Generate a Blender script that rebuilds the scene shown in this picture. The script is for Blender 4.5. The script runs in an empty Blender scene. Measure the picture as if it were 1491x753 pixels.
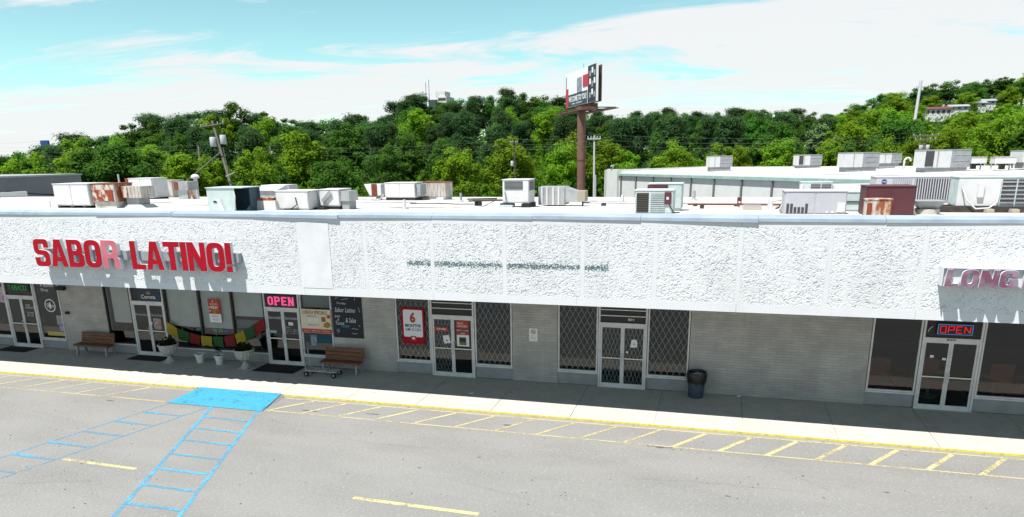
import bpy, math, random
import numpy as np
from mathutils import Matrix, Vector
from mathutils.geometry import tessellate_polygon
R = math.radians
random.seed(7)
rng = np.random.default_rng(11)
scene = bpy.context.scene
col = scene.collection

# ------------------------------------------------------------------ camera
CAM = Vector((2.817, -23.728, 7.674))
cam_d = bpy.data.cameras.new('camera'); cam = bpy.data.objects.new('camera', cam_d); col.objects.link(cam)
ax_r = Vector((0.96305078, 0.26893487, -0.0143955)); ax_d = Vector((0.06020221, -0.26706586, -0.96179599)); ax_f = Vector((-0.26250503, 0.92539173, -0.27338846))
cam.matrix_world = Matrix(((ax_r.x, -ax_d.x, -ax_f.x, CAM.x), (ax_r.y, -ax_d.y, -ax_f.y, CAM.y), (ax_r.z, -ax_d.z, -ax_f.z, CAM.z), (0, 0, 0, 1)))
cam_d.sensor_width = 36; cam_d.lens = 36 * 1059.85 / 1491; cam_d.shift_y = 150.67 / 1491
cam_d.clip_end = 6000
scene.camera = cam
scene.render.resolution_x = 1024; scene.render.resolution_y = 517

# ------------------------------------------------------------------ sky, sun, exposure
SKYLOC = (22.42, 6.08, 1.85)
SUN_DIR = Vector((0.62, 1.0, -2.78)).normalized()      # direction the light travels
elev = math.asin(-SUN_DIR.z); az = math.atan2(-SUN_DIR.x, -SUN_DIR.y)
world = bpy.data.worlds.new('World'); scene.world = world; world.use_nodes = True
wn = world.node_tree.nodes; wl = world.node_tree.links; wn.clear()
wout = wn.new('ShaderNodeOutputWorld'); bg = wn.new('ShaderNodeBackground')
sky = wn.new('ShaderNodeTexSky'); sky.sky_type = 'NISHITA'; sky.sun_disc = False
sky.sun_elevation = elev; sky.sun_rotation = az; sky.air_density = 1.0; sky.dust_density = 0.15; sky.ozone_density = 2.0; sky.altitude = 2500
tint = wn.new('ShaderNodeMix'); tint.data_type = 'RGBA'; tint.blend_type = 'MULTIPLY'; tint.inputs[0].default_value = 1
tint.inputs[7].default_value = (1.50, 1.92, 1.38, 1)
tc = wn.new('ShaderNodeTexCoord')
sep = wn.new('ShaderNodeSeparateXYZ'); wl.new(tc.outputs['Generated'], sep.inputs[0])
zz = wn.new('ShaderNodeMath'); zz.operation = 'MAXIMUM'; zz.inputs[1].default_value = 0.0; wl.new(sep.outputs[2], zz.inputs[0])
za = wn.new('ShaderNodeMath'); za.operation = 'ADD'; za.inputs[1].default_value = 0.10; wl.new(zz.outputs[0], za.inputs[0])
dx = wn.new('ShaderNodeMath'); dx.operation = 'DIVIDE'; wl.new(sep.outputs[0], dx.inputs[0]); wl.new(za.outputs[0], dx.inputs[1])
dy = wn.new('ShaderNodeMath'); dy.operation = 'DIVIDE'; wl.new(sep.outputs[1], dy.inputs[0]); wl.new(za.outputs[0], dy.inputs[1])
cmb = wn.new('ShaderNodeCombineXYZ'); wl.new(dx.outputs[0], cmb.inputs[0]); wl.new(dy.outputs[0], cmb.inputs[1])
mp = wn.new('ShaderNodeMapping'); mp.inputs['Rotation'].default_value = (0, 0, R(-30)); mp.inputs['Scale'].default_value = (0.40, 0.95, 1); mp.inputs['Location'].default_value = SKYLOC
wl.new(cmb.outputs[0], mp.inputs[0])
def wnoise(scale, detail, rough, dist):
    n = wn.new('ShaderNodeTexNoise'); n.inputs['Scale'].default_value = scale; n.inputs['Detail'].default_value = detail
    n.inputs['Roughness'].default_value = rough; n.inputs['Distortion'].default_value = dist; wl.new(mp.outputs[0], n.inputs['Vector']); return n
n1 = wnoise(0.45, 5, .55, 0.8); n2 = wnoise(1.5, 11, .64, 1.0)
cadd = wn.new('ShaderNodeMath'); cadd.operation = 'MULTIPLY_ADD'; cadd.inputs[1].default_value = 0.9; wl.new(n1.outputs[0], cadd.inputs[0]); wl.new(n2.outputs[0], cadd.inputs[2])
hz1 = wn.new('ShaderNodeMapRange'); hz1.inputs[1].default_value = 0.0; hz1.inputs[2].default_value = 0.62; hz1.inputs[3].default_value = 0.13; hz1.inputs[4].default_value = -0.26; wl.new(zz.outputs[0], hz1.inputs[0])
cad2 = wn.new('ShaderNodeMath'); cad2.operation = 'ADD'; wl.new(cadd.outputs[0], cad2.inputs[0]); wl.new(hz1.outputs[0], cad2.inputs[1])
cr = wn.new('ShaderNodeValToRGB'); wl.new(cad2.outputs[0], cr.inputs[0])
cr.color_ramp.elements[0].position = 0.89; cr.color_ramp.elements[0].color = (0.07, 0.07, 0.07, 1)
cr.color_ramp.elements[1].position = 1.43; cr.color_ramp.elements[1].color = (0.97, 0.97, 0.97, 1)
cmix = wn.new('ShaderNodeMix'); cmix.data_type = 'RGBA'; cmix.inputs[7].default_value = (8.0, 8.2, 8.3, 1)
wl.new(sky.outputs[0], tint.inputs[6]); wl.new(tint.outputs[2], cmix.inputs[6]); wl.new(cr.outputs[0], cmix.inputs[0])
wl.new(cmix.outputs[2], bg.inputs[0]); bg.inputs[1].default_value = 0.056; wl.new(bg.outputs[0], wout.inputs[0])
sun_d = bpy.data.lights.new('sun', 'SUN'); sun_d.energy = 5.0; sun_d.angle = R(0.5); sun_d.color = (1.0, 0.955, 0.89)
sun = bpy.data.objects.new('sun', sun_d); col.objects.link(sun); sun.rotation_euler = SUN_DIR.to_track_quat('-Z', 'Y').to_euler()
sun.location = (0, -20, 60)
vs = scene.view_settings; vs.view_transform = 'Standard'; vs.look = 'None'; vs.gamma = 1; vs.use_curve_mapping = False; vs.exposure = 1.0

# ------------------------------------------------------------------ helpers
def tag(o, label=None, cat=None, group=None, kind=None):
    if label: o['label'] = label
    if cat: o['category'] = cat
    if group: o['group'] = group
    if kind: o['kind'] = kind
    return o
def thing(name, label, cat, loc=(0, 0, 0), group=None, rz=0):
    o = bpy.data.objects.new(name, None); col.objects.link(o); o.location = loc; o.rotation_euler = (0, 0, rz)
    o.empty_display_size = 0.2
    return tag(o, label, cat, group)
def wloc(o):
    v = Vector((0, 0, 0))
    while o is not None: v += o.location; o = o.parent
    return v
class MB:
    """collects shapes; coordinates are world ones unless build(local=True)"""
    def __init__(s): s.v = []; s.f = []
    def add(s, vs_, fs):
        n = len(s.v); s.v += [tuple(p) for p in vs_]; s.f += [tuple(i + n for i in f) for f in fs]; return s
    def box(s, x0, x1, y0, y1, z0, z1):
        return s.add([(x0, y0, z0), (x1, y0, z0), (x1, y1, z0), (x0, y1, z0), (x0, y0, z1), (x1, y0, z1), (x1, y1, z1), (x0, y1, z1)],
                     [(0, 3, 2, 1), (4, 5, 6, 7), (0, 1, 5, 4), (1, 2, 6, 5), (2, 3, 7, 6), (3, 0, 4, 7)])
    def hexa(s, p):      # 8 points ordered as in box
        return s.add(p, [(0, 3, 2, 1), (4, 5, 6, 7), (0, 1, 5, 4), (1, 2, 6, 5), (2, 3, 7, 6), (3, 0, 4, 7)])
    def cyl(s, p0, p1, r0, n=10, r1=None, cap=True):
        p0 = Vector(p0); p1 = Vector(p1); r1 = r0 if r1 is None else r1
        d = (p1 - p0).normalized(); a = d.orthogonal().normalized(); b = d.cross(a)
        vs_ = []
        for p, r in ((p0, r0), (p1, r1)):
            for i in range(n):
                t = 2 * math.pi * i / n; vs_.append(p + a * (r * math.cos(t)) + b * (r * math.sin(t)))
        fs = [(i, (i + 1) % n, n + (i + 1) % n, n + i) for i in range(n)]
        if cap: fs += [tuple(range(n - 1, -1, -1)), tuple(range(n, 2 * n))]
        return s.add(vs_, fs)
    def path(s, pts, r, n=6):
        for a, b in zip(pts[:-1], pts[1:]): s.cyl(a, b, r, n)
        return s
    def lathe(s, c, prof, n=20, flute=0.0, nf=12, fl=None):
        cx, cy, cz = c; vs_ = []
        for k, (r, z) in enumerate(prof):
            for i in range(n):
                t = 2 * math.pi * i / n; rr = r
                if fl and fl[0] <= k <= fl[1]: rr = r * (1 + flute * math.cos(nf * t))
                vs_.append((cx + rr * math.cos(t), cy + rr * math.sin(t), cz + z))
        fs = []
        for k in range(len(prof) - 1):
            for i in range(n): fs.append((k * n + i, k * n + (i + 1) % n, (k + 1) * n + (i + 1) % n, (k + 1) * n + i))
        fs.append(tuple(range(n - 1, -1, -1))); m = (len(prof) - 1) * n; fs.append(tuple(range(m, m + n)))
        return s.add(vs_, fs)
    def bar(s, p0, p1, w, up=(0, 1, 0), t=None):   # rectangular bar
        p0 = Vector(p0); p1 = Vector(p1); d = (p1 - p0).normalized(); u = Vector(up); b = d.cross(u).normalized(); u = b.cross(d).normalized()
        t = w if t is None else t; a = b * (w / 2); c = u * (t / 2)
        return s.add([p0 - a - c, p0 + a - c, p0 + a + c, p0 - a + c, p1 - a - c, p1 + a - c, p1 + a + c, p1 - a + c],
                     [(0, 3, 2, 1), (4, 5, 6, 7), (0, 1, 5, 4), (1, 2, 6, 5), (2, 3, 7, 6), (3, 0, 4, 7)])
    def prism(s, poly, y0, y1):        # polygon in XZ swept along Y
        n = len(poly); return s.add([(x, y0, z) for x, z in poly] + [(x, y1, z) for x, z in poly],
            [tuple(range(n)), tuple(range(2 * n - 1, n - 1, -1))] + [(i, n + i, n + (i + 1) % n, (i + 1) % n) for i in range(n)])
    def prism_x(s, poly, x0, x1):      # polygon in YZ swept along X
        n = len(poly); return s.add([(x0, y, z) for y, z in poly] + [(x1, y, z) for y, z in poly],
            [tuple(range(n - 1, -1, -1)), tuple(range(n, 2 * n))] + [(i, (i + 1) % n, n + (i + 1) % n, n + i) for i in range(n)])
    def sheet(s, poly, z):             # flat polygon
        n = len(poly); return s.add([(x, y, z) for x, y in poly], [tuple(range(n))])
    def build(s, name, mat, parent=None, local=False, smooth=False):
        off = Vector((0, 0, 0)) if (parent is None or local) else wloc(parent)
        me = bpy.data.meshes.new(name); me.from_pydata([(p[0] - off.x, p[1] - off.y, p[2] - off.z) for p in s.v], [], s.f)
        me.materials.append(mat)
        if smooth:
            me.polygons.foreach_set('use_smooth', [True] * len(me.polygons))
            try: me.set_sharp_from_angle(angle=R(40))
            except Exception: pass
        o = bpy.data.objects.new(name, me); col.objects.link(o); o.parent = parent
        return o
def copy_tree(o, parent=None):
    c = o.copy(); col.objects.link(c); c.parent = parent
    for ch in list(o.children): copy_tree(ch, c)
    return c
def np_mesh(name, V, F, mat, smooth=False):      # V (n,3), F (m,4) arrays
    me = bpy.data.meshes.new(name); k = F.shape[1]
    me.vertices.add(len(V)); me.vertices.foreach_set('co', np.ascontiguousarray(V, np.float32).ravel())
    me.loops.add(F.size); me.loops.foreach_set('vertex_index', np.ascontiguousarray(F, np.int32).ravel())
    me.polygons.add(len(F)); me.polygons.foreach_set('loop_start', np.arange(len(F), dtype=np.int32) * k)
    if smooth: me.polygons.foreach_set('use_smooth', np.ones(len(F), bool))
    me.update(calc_edges=True); me.materials.append(mat); return me
def link_mesh(name, me, parent=None):
    o = bpy.data.objects.new(name, me); col.objects.link(o); o.parent = parent; return o

# ------------------------------------------------------------------ materials
MATS = {}
KEEP = {'white_paper', 'scissor_grille_steel', 'aluminium_frame', 'window_shade_cloth', 'cream_print', 'letter_return_white', 'chalk', 'cast_stone', 'white_plastic_pot', 'weathered_bench_wood', 'maroon_metal', 'duct_grey', 'coil_dark', 'hvac_pale_teal', 'galvanised_coping', 'grey_metal_siding', 'white_stucco_trim', 'white_roof_coating', 'hvac_white', 'faded_pink_acrylic'}
KA = .70
def mat(name, c, rough=.6, metal=0.0, c2=None, ns=4.0, nd=4, lo=.4, hi=.65, bump=0.0, bs=30.0, emit=None, es=1.0, spec=.4, sx=(1, 1, 1), c3=None, ns3=40.0, lo3=.62, hi3=.72, space='pos', dist=.0):
    if name in MATS: return MATS[name]
    if name not in KEEP:
        c = tuple(q * KA for q in c); c2 = tuple(q * KA for q in c2) if c2 else None; c3 = tuple(q * KA for q in c3) if c3 else None
    m = bpy.data.materials.new(name); m.use_nodes = True; nt = m.node_tree; N = nt.nodes; L = nt.links
    b = N['Principled BSDF']; b.inputs['Base Color'].default_value = (*c, 1); b.inputs['Roughness'].default_value = rough
    b.inputs['Metallic'].default_value = metal; b.inputs['Specular IOR Level'].default_value = spec
    if emit: b.inputs['Emission Color'].default_value = (*emit, 1); b.inputs['Emission Strength'].default_value = es
    if c2 or bump or c3:
        if space == 'pos': src = N.new('ShaderNodeNewGeometry').outputs['Position']
        else: src = N.new('ShaderNodeTexCoord').outputs['Object']
        mpn = N.new('ShaderNodeMapping'); mpn.inputs['Scale'].default_value = sx; L.new(src, mpn.inputs[0])
        def noise(sc, det):
            n = N.new('ShaderNodeTexNoise'); n.inputs['Scale'].default_value = sc; n.inputs['Detail'].default_value = det; n.inputs['Roughness'].default_value = .62
            n.inputs['Distortion'].default_value = dist; L.new(mpn.outputs[0], n.inputs['Vector']); return n
        cur = None
        def layer(cur, base, colr, n, lo, hi):
            r = N.new('ShaderNodeMapRange'); r.inputs[1].default_value = lo; r.inputs[2].default_value = hi; L.new(n.outputs[0], r.inputs[0])
            x = N.new('ShaderNodeMix'); x.data_type = 'RGBA'; L.new(r.outputs[0], x.inputs[0]); x.inputs[7].default_value = (*colr, 1)
            if cur is None: x.inputs[6].default_value = (*base, 1)
            else: L.new(cur, x.inputs[6])
            return x.outputs[2]
        if c2: cur = layer(cur, c, c2, noise(ns, nd), lo, hi)
        if c3: cur = layer(cur, c, c3, noise(ns3, 3), lo3, hi3)
        if cur is not None: L.new(cur, b.inputs['Base Color'])
        if bump:
            bn = noise(bs, 4); bp = N.new('ShaderNodeBump'); bp.inputs['Strength'].default_value = bump; bp.inputs['Distance'].default_value = .02
            L.new(bn.outputs[0], bp.inputs['Height']); L.new(bp.outputs[0], b.inputs['Normal'])
    MATS[name] = m; return m
def mat_brick(name, c, mortar, bw=.30, bh=.092):
    m = bpy.data.materials.new(name); m.use_nodes = True; N = m.node_tree.nodes; L = m.node_tree.links; b = N['Principled BSDF']
    g = N.new('ShaderNodeNewGeometry'); sp = N.new('ShaderNodeSeparateXYZ'); L.new(g.outputs['Position'], sp.inputs[0])
    cb = N.new('ShaderNodeCombineXYZ'); L.new(sp.outputs[0], cb.inputs[0]); L.new(sp.outputs[2], cb.inputs[1])
    t = N.new('ShaderNodeTexBrick'); L.new(cb.outputs[0], t.inputs['Vector']); t.inputs['Scale'].default_value = 1
    t.inputs['Brick Width'].default_value = bw; t.inputs['Row Height'].default_value = bh; t.inputs['Mortar Size'].default_value = .010; t.inputs['Mortar Smooth'].default_value = .3
    t.inputs['Color1'].default_value = (*c, 1); t.inputs['Color2'].default_value = (c[0] * .86, c[1] * .86, c[2] * .87, 1); t.inputs['Mortar'].default_value = (*mortar, 1)
    n = N.new('ShaderNodeTexNoise'); n.inputs['Scale'].default_value = 1.3; n.inputs['Detail'].default_value = 5; L.new(g.outputs['Position'], n.inputs['Vector'])
    r = N.new('ShaderNodeMapRange'); r.inputs[1].default_value = .35; r.inputs[2].default_value = .7; r.inputs[3].default_value = .80; r.inputs[4].default_value = 1.05; L.new(n.outputs[0], r.inputs[0])
    x = N.new('ShaderNodeVectorMath'); x.operation = 'SCALE'; L.new(t.outputs[0], x.inputs[0]); L.new(r.outputs[0], x.inputs['Scale'])
    L.new(x.outputs[0], b.inputs['Base Color']); b.inputs['Roughness'].default_value = .55
    bp = N.new('ShaderNodeBump'); bp.invert = True; bp.inputs['Strength'].default_value = .6; bp.inputs['Distance'].default_value = .008
    L.new(t.outputs['Fac'], bp.inputs['Height']); L.new(bp.outputs[0], b.inputs['Normal']); return m
def mat_glass(name, tint_c, refl=.07):
    m = bpy.data.materials.new(name); m.use_nodes = True; N = m.node_tree.nodes; L = m.node_tree.links; N.clear()
    o = N.new('ShaderNodeOutputMaterial'); t = N.new('ShaderNodeBsdfTransparent'); t.inputs[0].default_value = (*tint_c, 1)
    gl = N.new('ShaderNodeBsdfGlossy'); gl.inputs['Roughness'].default_value = .015; gl.inputs['Color'].default_value = (.95, .97, 1, 1)
    fr = N.new('ShaderNodeFresnel'); fr.inputs[0].default_value = 1.5
    ad = N.new('ShaderNodeMath'); ad.operation = 'ADD'; ad.inputs[1].default_value = refl; ad.use_clamp = True; L.new(fr.outputs[0], ad.inputs[0])
    g = N.new('ShaderNodeNewGeometry'); fi = N.new('ShaderNodeMath'); fi.operation = 'SUBTRACT'; fi.inputs[0].default_value = 1; L.new(g.outputs['Backfacing'], fi.inputs[1])
    mu = N.new('ShaderNodeMath'); mu.operation = 'MULTIPLY'; L.new(ad.outputs[0], mu.inputs[0]); L.new(fi.outputs[0], mu.inputs[1])
    mx = N.new('ShaderNodeMixShader'); L.new(mu.outputs[0], mx.inputs[0]); L.new(t.outputs[0], mx.inputs[1]); L.new(gl.outputs[0], mx.inputs[2]); L.new(mx.outputs[0], o.inputs[0]); return m
def mat_leaf(name, c, c2, var=.25, trans=.35):
    c = tuple(q * .95 for q in c); c2 = tuple(q * .95 for q in c2)
    m = bpy.data.materials.new(name); m.use_nodes = True; N = m.node_tree.nodes; L = m.node_tree.links; N.clear()
    o = N.new('ShaderNodeOutputMaterial'); oi = N.new('ShaderNodeObjectInfo'); g = N.new('ShaderNodeNewGeometry')
    n = N.new('ShaderNodeTexNoise'); n.inputs['Scale'].default_value = .8; n.inputs['Detail'].default_value = 3; L.new(g.outputs['Position'], n.inputs['Vector'])
    r = N.new('ShaderNodeMapRange'); r.inputs[1].default_value = .35; r.inputs[2].default_value = .65; L.new(n.outputs[0], r.inputs[0])
    x = N.new('ShaderNodeMix'); x.data_type = 'RGBA'; L.new(r.outputs[0], x.inputs[0]); x.inputs[6].default_value = (*c, 1); x.inputs[7].default_value = (*c2, 1)
    h = N.new('ShaderNodeHueSaturation'); L.new(x.outputs[2], h.inputs['Color'])
    mv = N.new('ShaderNodeMapRange'); mv.inputs[3].default_value = 1 - var; mv.inputs[4].default_value = 1 + var; L.new(oi.outputs['Random'], mv.inputs[0]); L.new(mv.outputs[0], h.inputs['Value'])
    mh = N.new('ShaderNodeMapRange'); mh.inputs[3].default_value = .488; mh.inputs[4].default_value = .52; L.new(oi.outputs['Random'], mh.inputs[0]); L.new(mh.outputs[0], h.inputs['Hue'])
    d = N.new('ShaderNodeBsdfDiffuse'); t = N.new('ShaderNodeBsdfTranslucent'); L.new(h.outputs[0], d.inputs[0]); L.new(h.outputs[0], t.inputs[0])
    mx = N.new('ShaderNodeMixShader'); mx.inputs[0].default_value = trans; L.new(d.outputs[0], mx.inputs[1]); L.new(t.outputs[0], mx.inputs[2]); L.new(mx.outputs[0], o.inputs[0]); return m

M_asph = mat('asphalt', (.262, .26, .254), .9, c2=(.215, .214, .209), ns=.55, nd=10, lo=.40, hi=.68, sx=(.45, 1, 1), c3=(.37, .365, .355), ns3=30, lo3=.54, hi3=.68, bump=.6, bs=50)
M_dirt = mat('dry_ground', (.12, .10, .07), .95, c2=(.06, .08, .03), ns=.3)
M_conc = mat('concrete', (.56, .53, .48), .85, c2=(.47, .445, .40), ns=1.4, nd=8, lo=.42, hi=.72, bump=.25, bs=40, c3=(.20, .185, .16), ns3=4.0, lo3=.60, hi3=.84)
M_yel = mat('yellow_paint', (.66, .57, .12), .7, c2=(.50, .41, .12), ns=6, nd=8, lo=.46, hi=.60, bump=.3, bs=60)
M_yelw = mat('worn_yellow_paint', (.60, .49, .17), .8, c2=(.26, .245, .215), ns=14, nd=8, lo=.44, hi=.60, bump=.3, bs=60)
M_yelf = mat('faded_yellow_paint', (.44, .38, .22), .85, c2=(.25, .238, .21), ns=16, nd=8, lo=.40, hi=.56)
M_blue = mat('blue_paint', (.015, .30, .60), .7, c2=(.04, .42, .62), ns=5, nd=7, lo=.4, hi=.68, c3=(.3, .42, .5), ns3=17, lo3=.68, hi3=.74)
M_bluew = mat('worn_blue_paint', (.06, .35, .62), .8, c2=(.24, .25, .25), ns=15, nd=8, lo=.48, hi=.64)
M_bluef = mat('faded_blue_paint', (.16, .30, .44), .85, c2=(.235, .228, .215), ns=15, nd=8, lo=.42, hi=.56)
def mat_paint(name, c, c2, lo, hi, ns=15.0, big=.9):
    c = tuple(q * KA for q in c); c2 = tuple(q * KA for q in c2)
    m = bpy.data.materials.new(name); m.use_nodes = True; N = m.node_tree.nodes; L = m.node_tree.links; b = N['Principled BSDF']; o = N['Material Output']
    g = N.new('ShaderNodeNewGeometry'); b.inputs['Roughness'].default_value = .8; b.inputs['Specular IOR Level'].default_value = .25
    def nz(sc, det):
        n = N.new('ShaderNodeTexNoise'); n.inputs['Scale'].default_value = sc; n.inputs['Detail'].default_value = det; n.inputs['Roughness'].default_value = .68; L.new(g.outputs['Position'], n.inputs['Vector']); return n.outputs[0]
    x = N.new('ShaderNodeMix'); x.data_type = 'RGBA'; x.inputs[6].default_value = (*c, 1); x.inputs[7].default_value = (*c2, 1); L.new(nz(4, 6), x.inputs[0]); L.new(x.outputs[2], b.inputs['Base Color'])
    ad = N.new('ShaderNodeMath'); ad.operation = 'MULTIPLY_ADD'; ad.inputs[1].default_value = .8; L.new(nz(big, 3), ad.inputs[0]); L.new(nz(ns, 9), ad.inputs[2])
    r = N.new('ShaderNodeMapRange'); r.inputs[1].default_value = lo; r.inputs[2].default_value = hi; L.new(ad.outputs[0], r.inputs[0])
    t = N.new('ShaderNodeBsdfTransparent'); mx = N.new('ShaderNodeMixShader'); L.new(r.outputs[0], mx.inputs[0]); L.new(b.outputs[0], mx.inputs[1]); L.new(t.outputs[0], mx.inputs[2]); L.new(mx.outputs[0], o.inputs[0]); return m
M_yelw = mat_paint('worn_yellow_line', (.60, .53, .25), (.52, .47, .29), .90, 1.14)
M_yelf = mat_paint('faded_yellow_line', (.54, .47, .24), (.44, .40, .27), .88, 1.16)
M_bluew = mat_paint('worn_blue_line', (.06, .32, .56), (.15, .40, .56), .82, 1.12)
M_bluef = mat_paint('faded_blue_line', (.10, .32, .56), (.20, .34, .46), .78, 1.06)
M_blue = mat_paint('blue_ramp_paint', (.03, .27, .50), (.08, .38, .54), .96, 1.2, 12, 1.6)
M_brick = mat_brick('painted_brick', (.40, .392, .37), (.31, .303, .288), .42, .092)
M_bulk = mat('painted_block', (.40, .41, .42), .6, c2=(.33, .34, .35), ns=2, bump=.2, bs=30)
M_white = mat('white_stucco_trim', (.56, .575, .595), .75, c2=(.50, .512, .53), ns=1.1, nd=7, lo=.5, hi=.78, bump=.3, bs=45)
M_cop = mat('galvanised_coping', (.36, .43, .52), .45, .35, c2=(.29, .345, .42), ns=1.2, nd=6, bump=.15, bs=6)
M_roof = mat('white_roof_coating', (.46, .455, .44), .8, c2=(.36, .355, .34), ns=.5, nd=9, lo=.45, hi=.72, bump=.3, bs=8, c3=(.27, .26, .24), ns3=1.3, lo3=.60, hi3=.78)
M_soff = mat('soffit_board', (.34, .33, .31), .8)
M_alu = mat('aluminium_frame', (.60, .60, .60), .45, c2=(.50, .50, .50), ns=3)
M_dkfr = mat('dark_bronze_frame', (.035, .032, .03), .5)
M_glass = mat_glass('tinted_glass', (.66, .70, .71), .006)
M_glass2 = mat_glass('clear_glass', (.84, .86, .86), .012)
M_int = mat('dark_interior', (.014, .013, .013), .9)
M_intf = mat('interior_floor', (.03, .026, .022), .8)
M_shade = mat('window_shade_cloth', (.55, .57, .55), .9, c2=(.47, .49, .48), ns=1.0)
M_grille = mat('scissor_grille_steel', (.74, .73, .68), .5)
M_black = mat('black_rubber', (.012, .012, .012), .7)
M_dark = mat('dark_panel', (.015, .017, .02), .45)
M_steel = mat('galvanised_steel', (.55, .57, .58), .45, .5, c2=(.45, .47, .48), ns=3)
M_hvac = mat('hvac_white', (.52, .52, .535), .5, c2=(.43, .43, .44), ns=2.2, nd=7, lo=.48, hi=.75)
M_hvac2 = mat('hvac_lilac_grey', (.55, .55, .62), .5, c2=(.50, .50, .56), ns=2)
M_teal = mat('hvac_pale_teal', (.42, .49, .49), .5, c2=(.34, .42, .42), ns=3, nd=6)
M_grey = mat('duct_grey', (.29, .30, .32), .5, .2, c2=(.22, .23, .25), ns=3)
M_slot = mat('coil_dark', (.045, .045, .05), .6)
M_rust = mat('rust', (.26, .06, .02), .85, c2=(.13, .035, .02), ns=6, nd=6)
M_rustw = mat('rusty_white_metal', (.62, .58, .53), .6, c2=(.30, .08, .03), ns=2.4, nd=7, lo=.46, hi=.56, sx=(1.6, 1.6, .55))
M_rustl = mat('rust_streaked_metal', (.62, .60, .57), .6, c2=(.32, .24, .19), ns=4.0, nd=7, lo=.42, hi=.66, sx=(3, 3, .35))
M_maroon = mat('maroon_metal', (.085, .022, .03), .5, c2=(.065, .018, .024), ns=2)
M_wood = mat('weathered_bench_wood', (.17, .075, .032), .7, c2=(.075, .032, .016), ns=5, nd=6, sx=(.5, 3, 6), bump=.3, bs=18)
M_woodd = mat('dark_lumber', (.07, .055, .045), .85, c2=(.035, .03, .026), ns=4)
M_pole = mat('weathered_pole_wood', (.20, .175, .15), .85, c2=(.13, .115, .10), ns=2, sx=(4, 4, .4))
M_bpole = mat('rust_brown_steel_pole', (.20, .10, .075), .7, c2=(.15, .075, .055), ns=1.2)
M_red = mat('sign_red', (.44, .004, .018), .6, c2=(.38, .004, .016), ns=1.5, spec=.15)
M_pink = mat('faded_pink_acrylic', (.46, .13, .17), .5, c2=(.40, .09, .13), ns=1.2)
M_ret = mat('letter_return_white', (.55, .58, .62), .5)
M_mauve = mat('faded_mauve_acrylic', (.22, .08, .14), .4, c2=(.36, .24, .34), ns=1.6, nd=3, lo=.42, hi=.62)
M_cream = mat('cream_print', (.62, .53, .40), .6)
M_paper = mat('white_paper', (.66, .67, .68), .7)
M_orred = mat('print_red', (.55, .045, .03), .6)
M_brown = mat('print_brown', (.22, .07, .03), .6)
M_navy = mat('print_navy', (.015, .05, .20), .6)
M_chalkb = mat('chalkboard', (.010, .013, .022), .6)
M_chalk = mat('chalk', (.45, .48, .52), .9)
M_cyan = mat('chalk_cyan', (.05, .42, .60), .9)
M_pinkled = mat('pink_sign_light', (.8, .05, .25), .5, emit=(1, .10, .30), es=.34)
M_redneon = mat('red_neon', (.8, .02, .03), .5, emit=(1, .02, .04), es=.26)
M_blueneon = mat('blue_neon', (.1, .4, .9), .5, emit=(.10, .38, .9), es=.12)
M_grneon = mat('green_neon', (.02, .5, .1), .5, emit=(.01, .50, .07), es=.05)
M_stone = mat('cast_stone', (.40, .39, .37), .85, c2=(.28, .275, .26), ns=9, nd=6, bump=.3, bs=40)
M_pot = mat('white_plastic_pot', (.62, .63, .63), .5)
M_soil = mat('soil', (.03, .022, .015), .95)
M_can = mat('slate_blue_plastic', (.06, .085, .12), .5, c2=(.05, .07, .10), ns=4)
M_bag = mat('black_bin_bag', (.012, .012, .014), .3, bump=.6, bs=18)
M_fy = mat('flag_yellow', (.40, .29, .015), .8); M_fg = mat('flag_green', (.012, .10, .02), .8); M_fr = mat('flag_red', (.24, .006, .009), .8)
M_fb = mat('flag_blue', (.02, .06, .30), .8); M_ft = mat('flag_teal', (.03, .30, .24), .8)
M_gbld = mat('grey_metal_siding', (.19, .195, .215), .6, c2=(.165, .17, .19), ns=.6)
M_rwall = mat('white_painted_block', (.74, .76, .76), .7, c2=(.64, .66, .66), ns=.8, nd=6, lo=.45, hi=.75)
M_tealtr = mat('teal_gutter', (.30, .46, .43), .6, c2=(.42, .54, .52), ns=1)
M_post = mat('grey_downpipe', (.16, .17, .17), .7)
M_bark = mat('bark', (.09, .065, .05), .95, c2=(.05, .04, .03), ns=3)
M_wire = mat('power_cable', (.22, .23, .23), .6)
M_tank = mat('transformer_grey', (.55, .57, .58), .5)
M_leafA = mat_leaf('broadleaf_bright', (.21, .33, .025), (.13, .25, .02), .22, .58)
M_leafB = mat_leaf('broadleaf_deep', (.084, .178, .028), (.056, .135, .023), .25, .55)
M_pine = mat_leaf('pine_needles', (.062, .122, .042), (.044, .094, .033), .22, .48)
M_pale = mat_leaf('pale_blossom_leaves', (.17, .24, .11), (.09, .15, .05), .1, .35)
M_under = mat_leaf('undergrowth_leaves', (.10, .19, .014), (.06, .13, .012), .1, .45)
M_hill = mat('wooded_ground', (.022, .03, .010), .95, c2=(.012, .016, .006), ns=.15)

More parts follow.
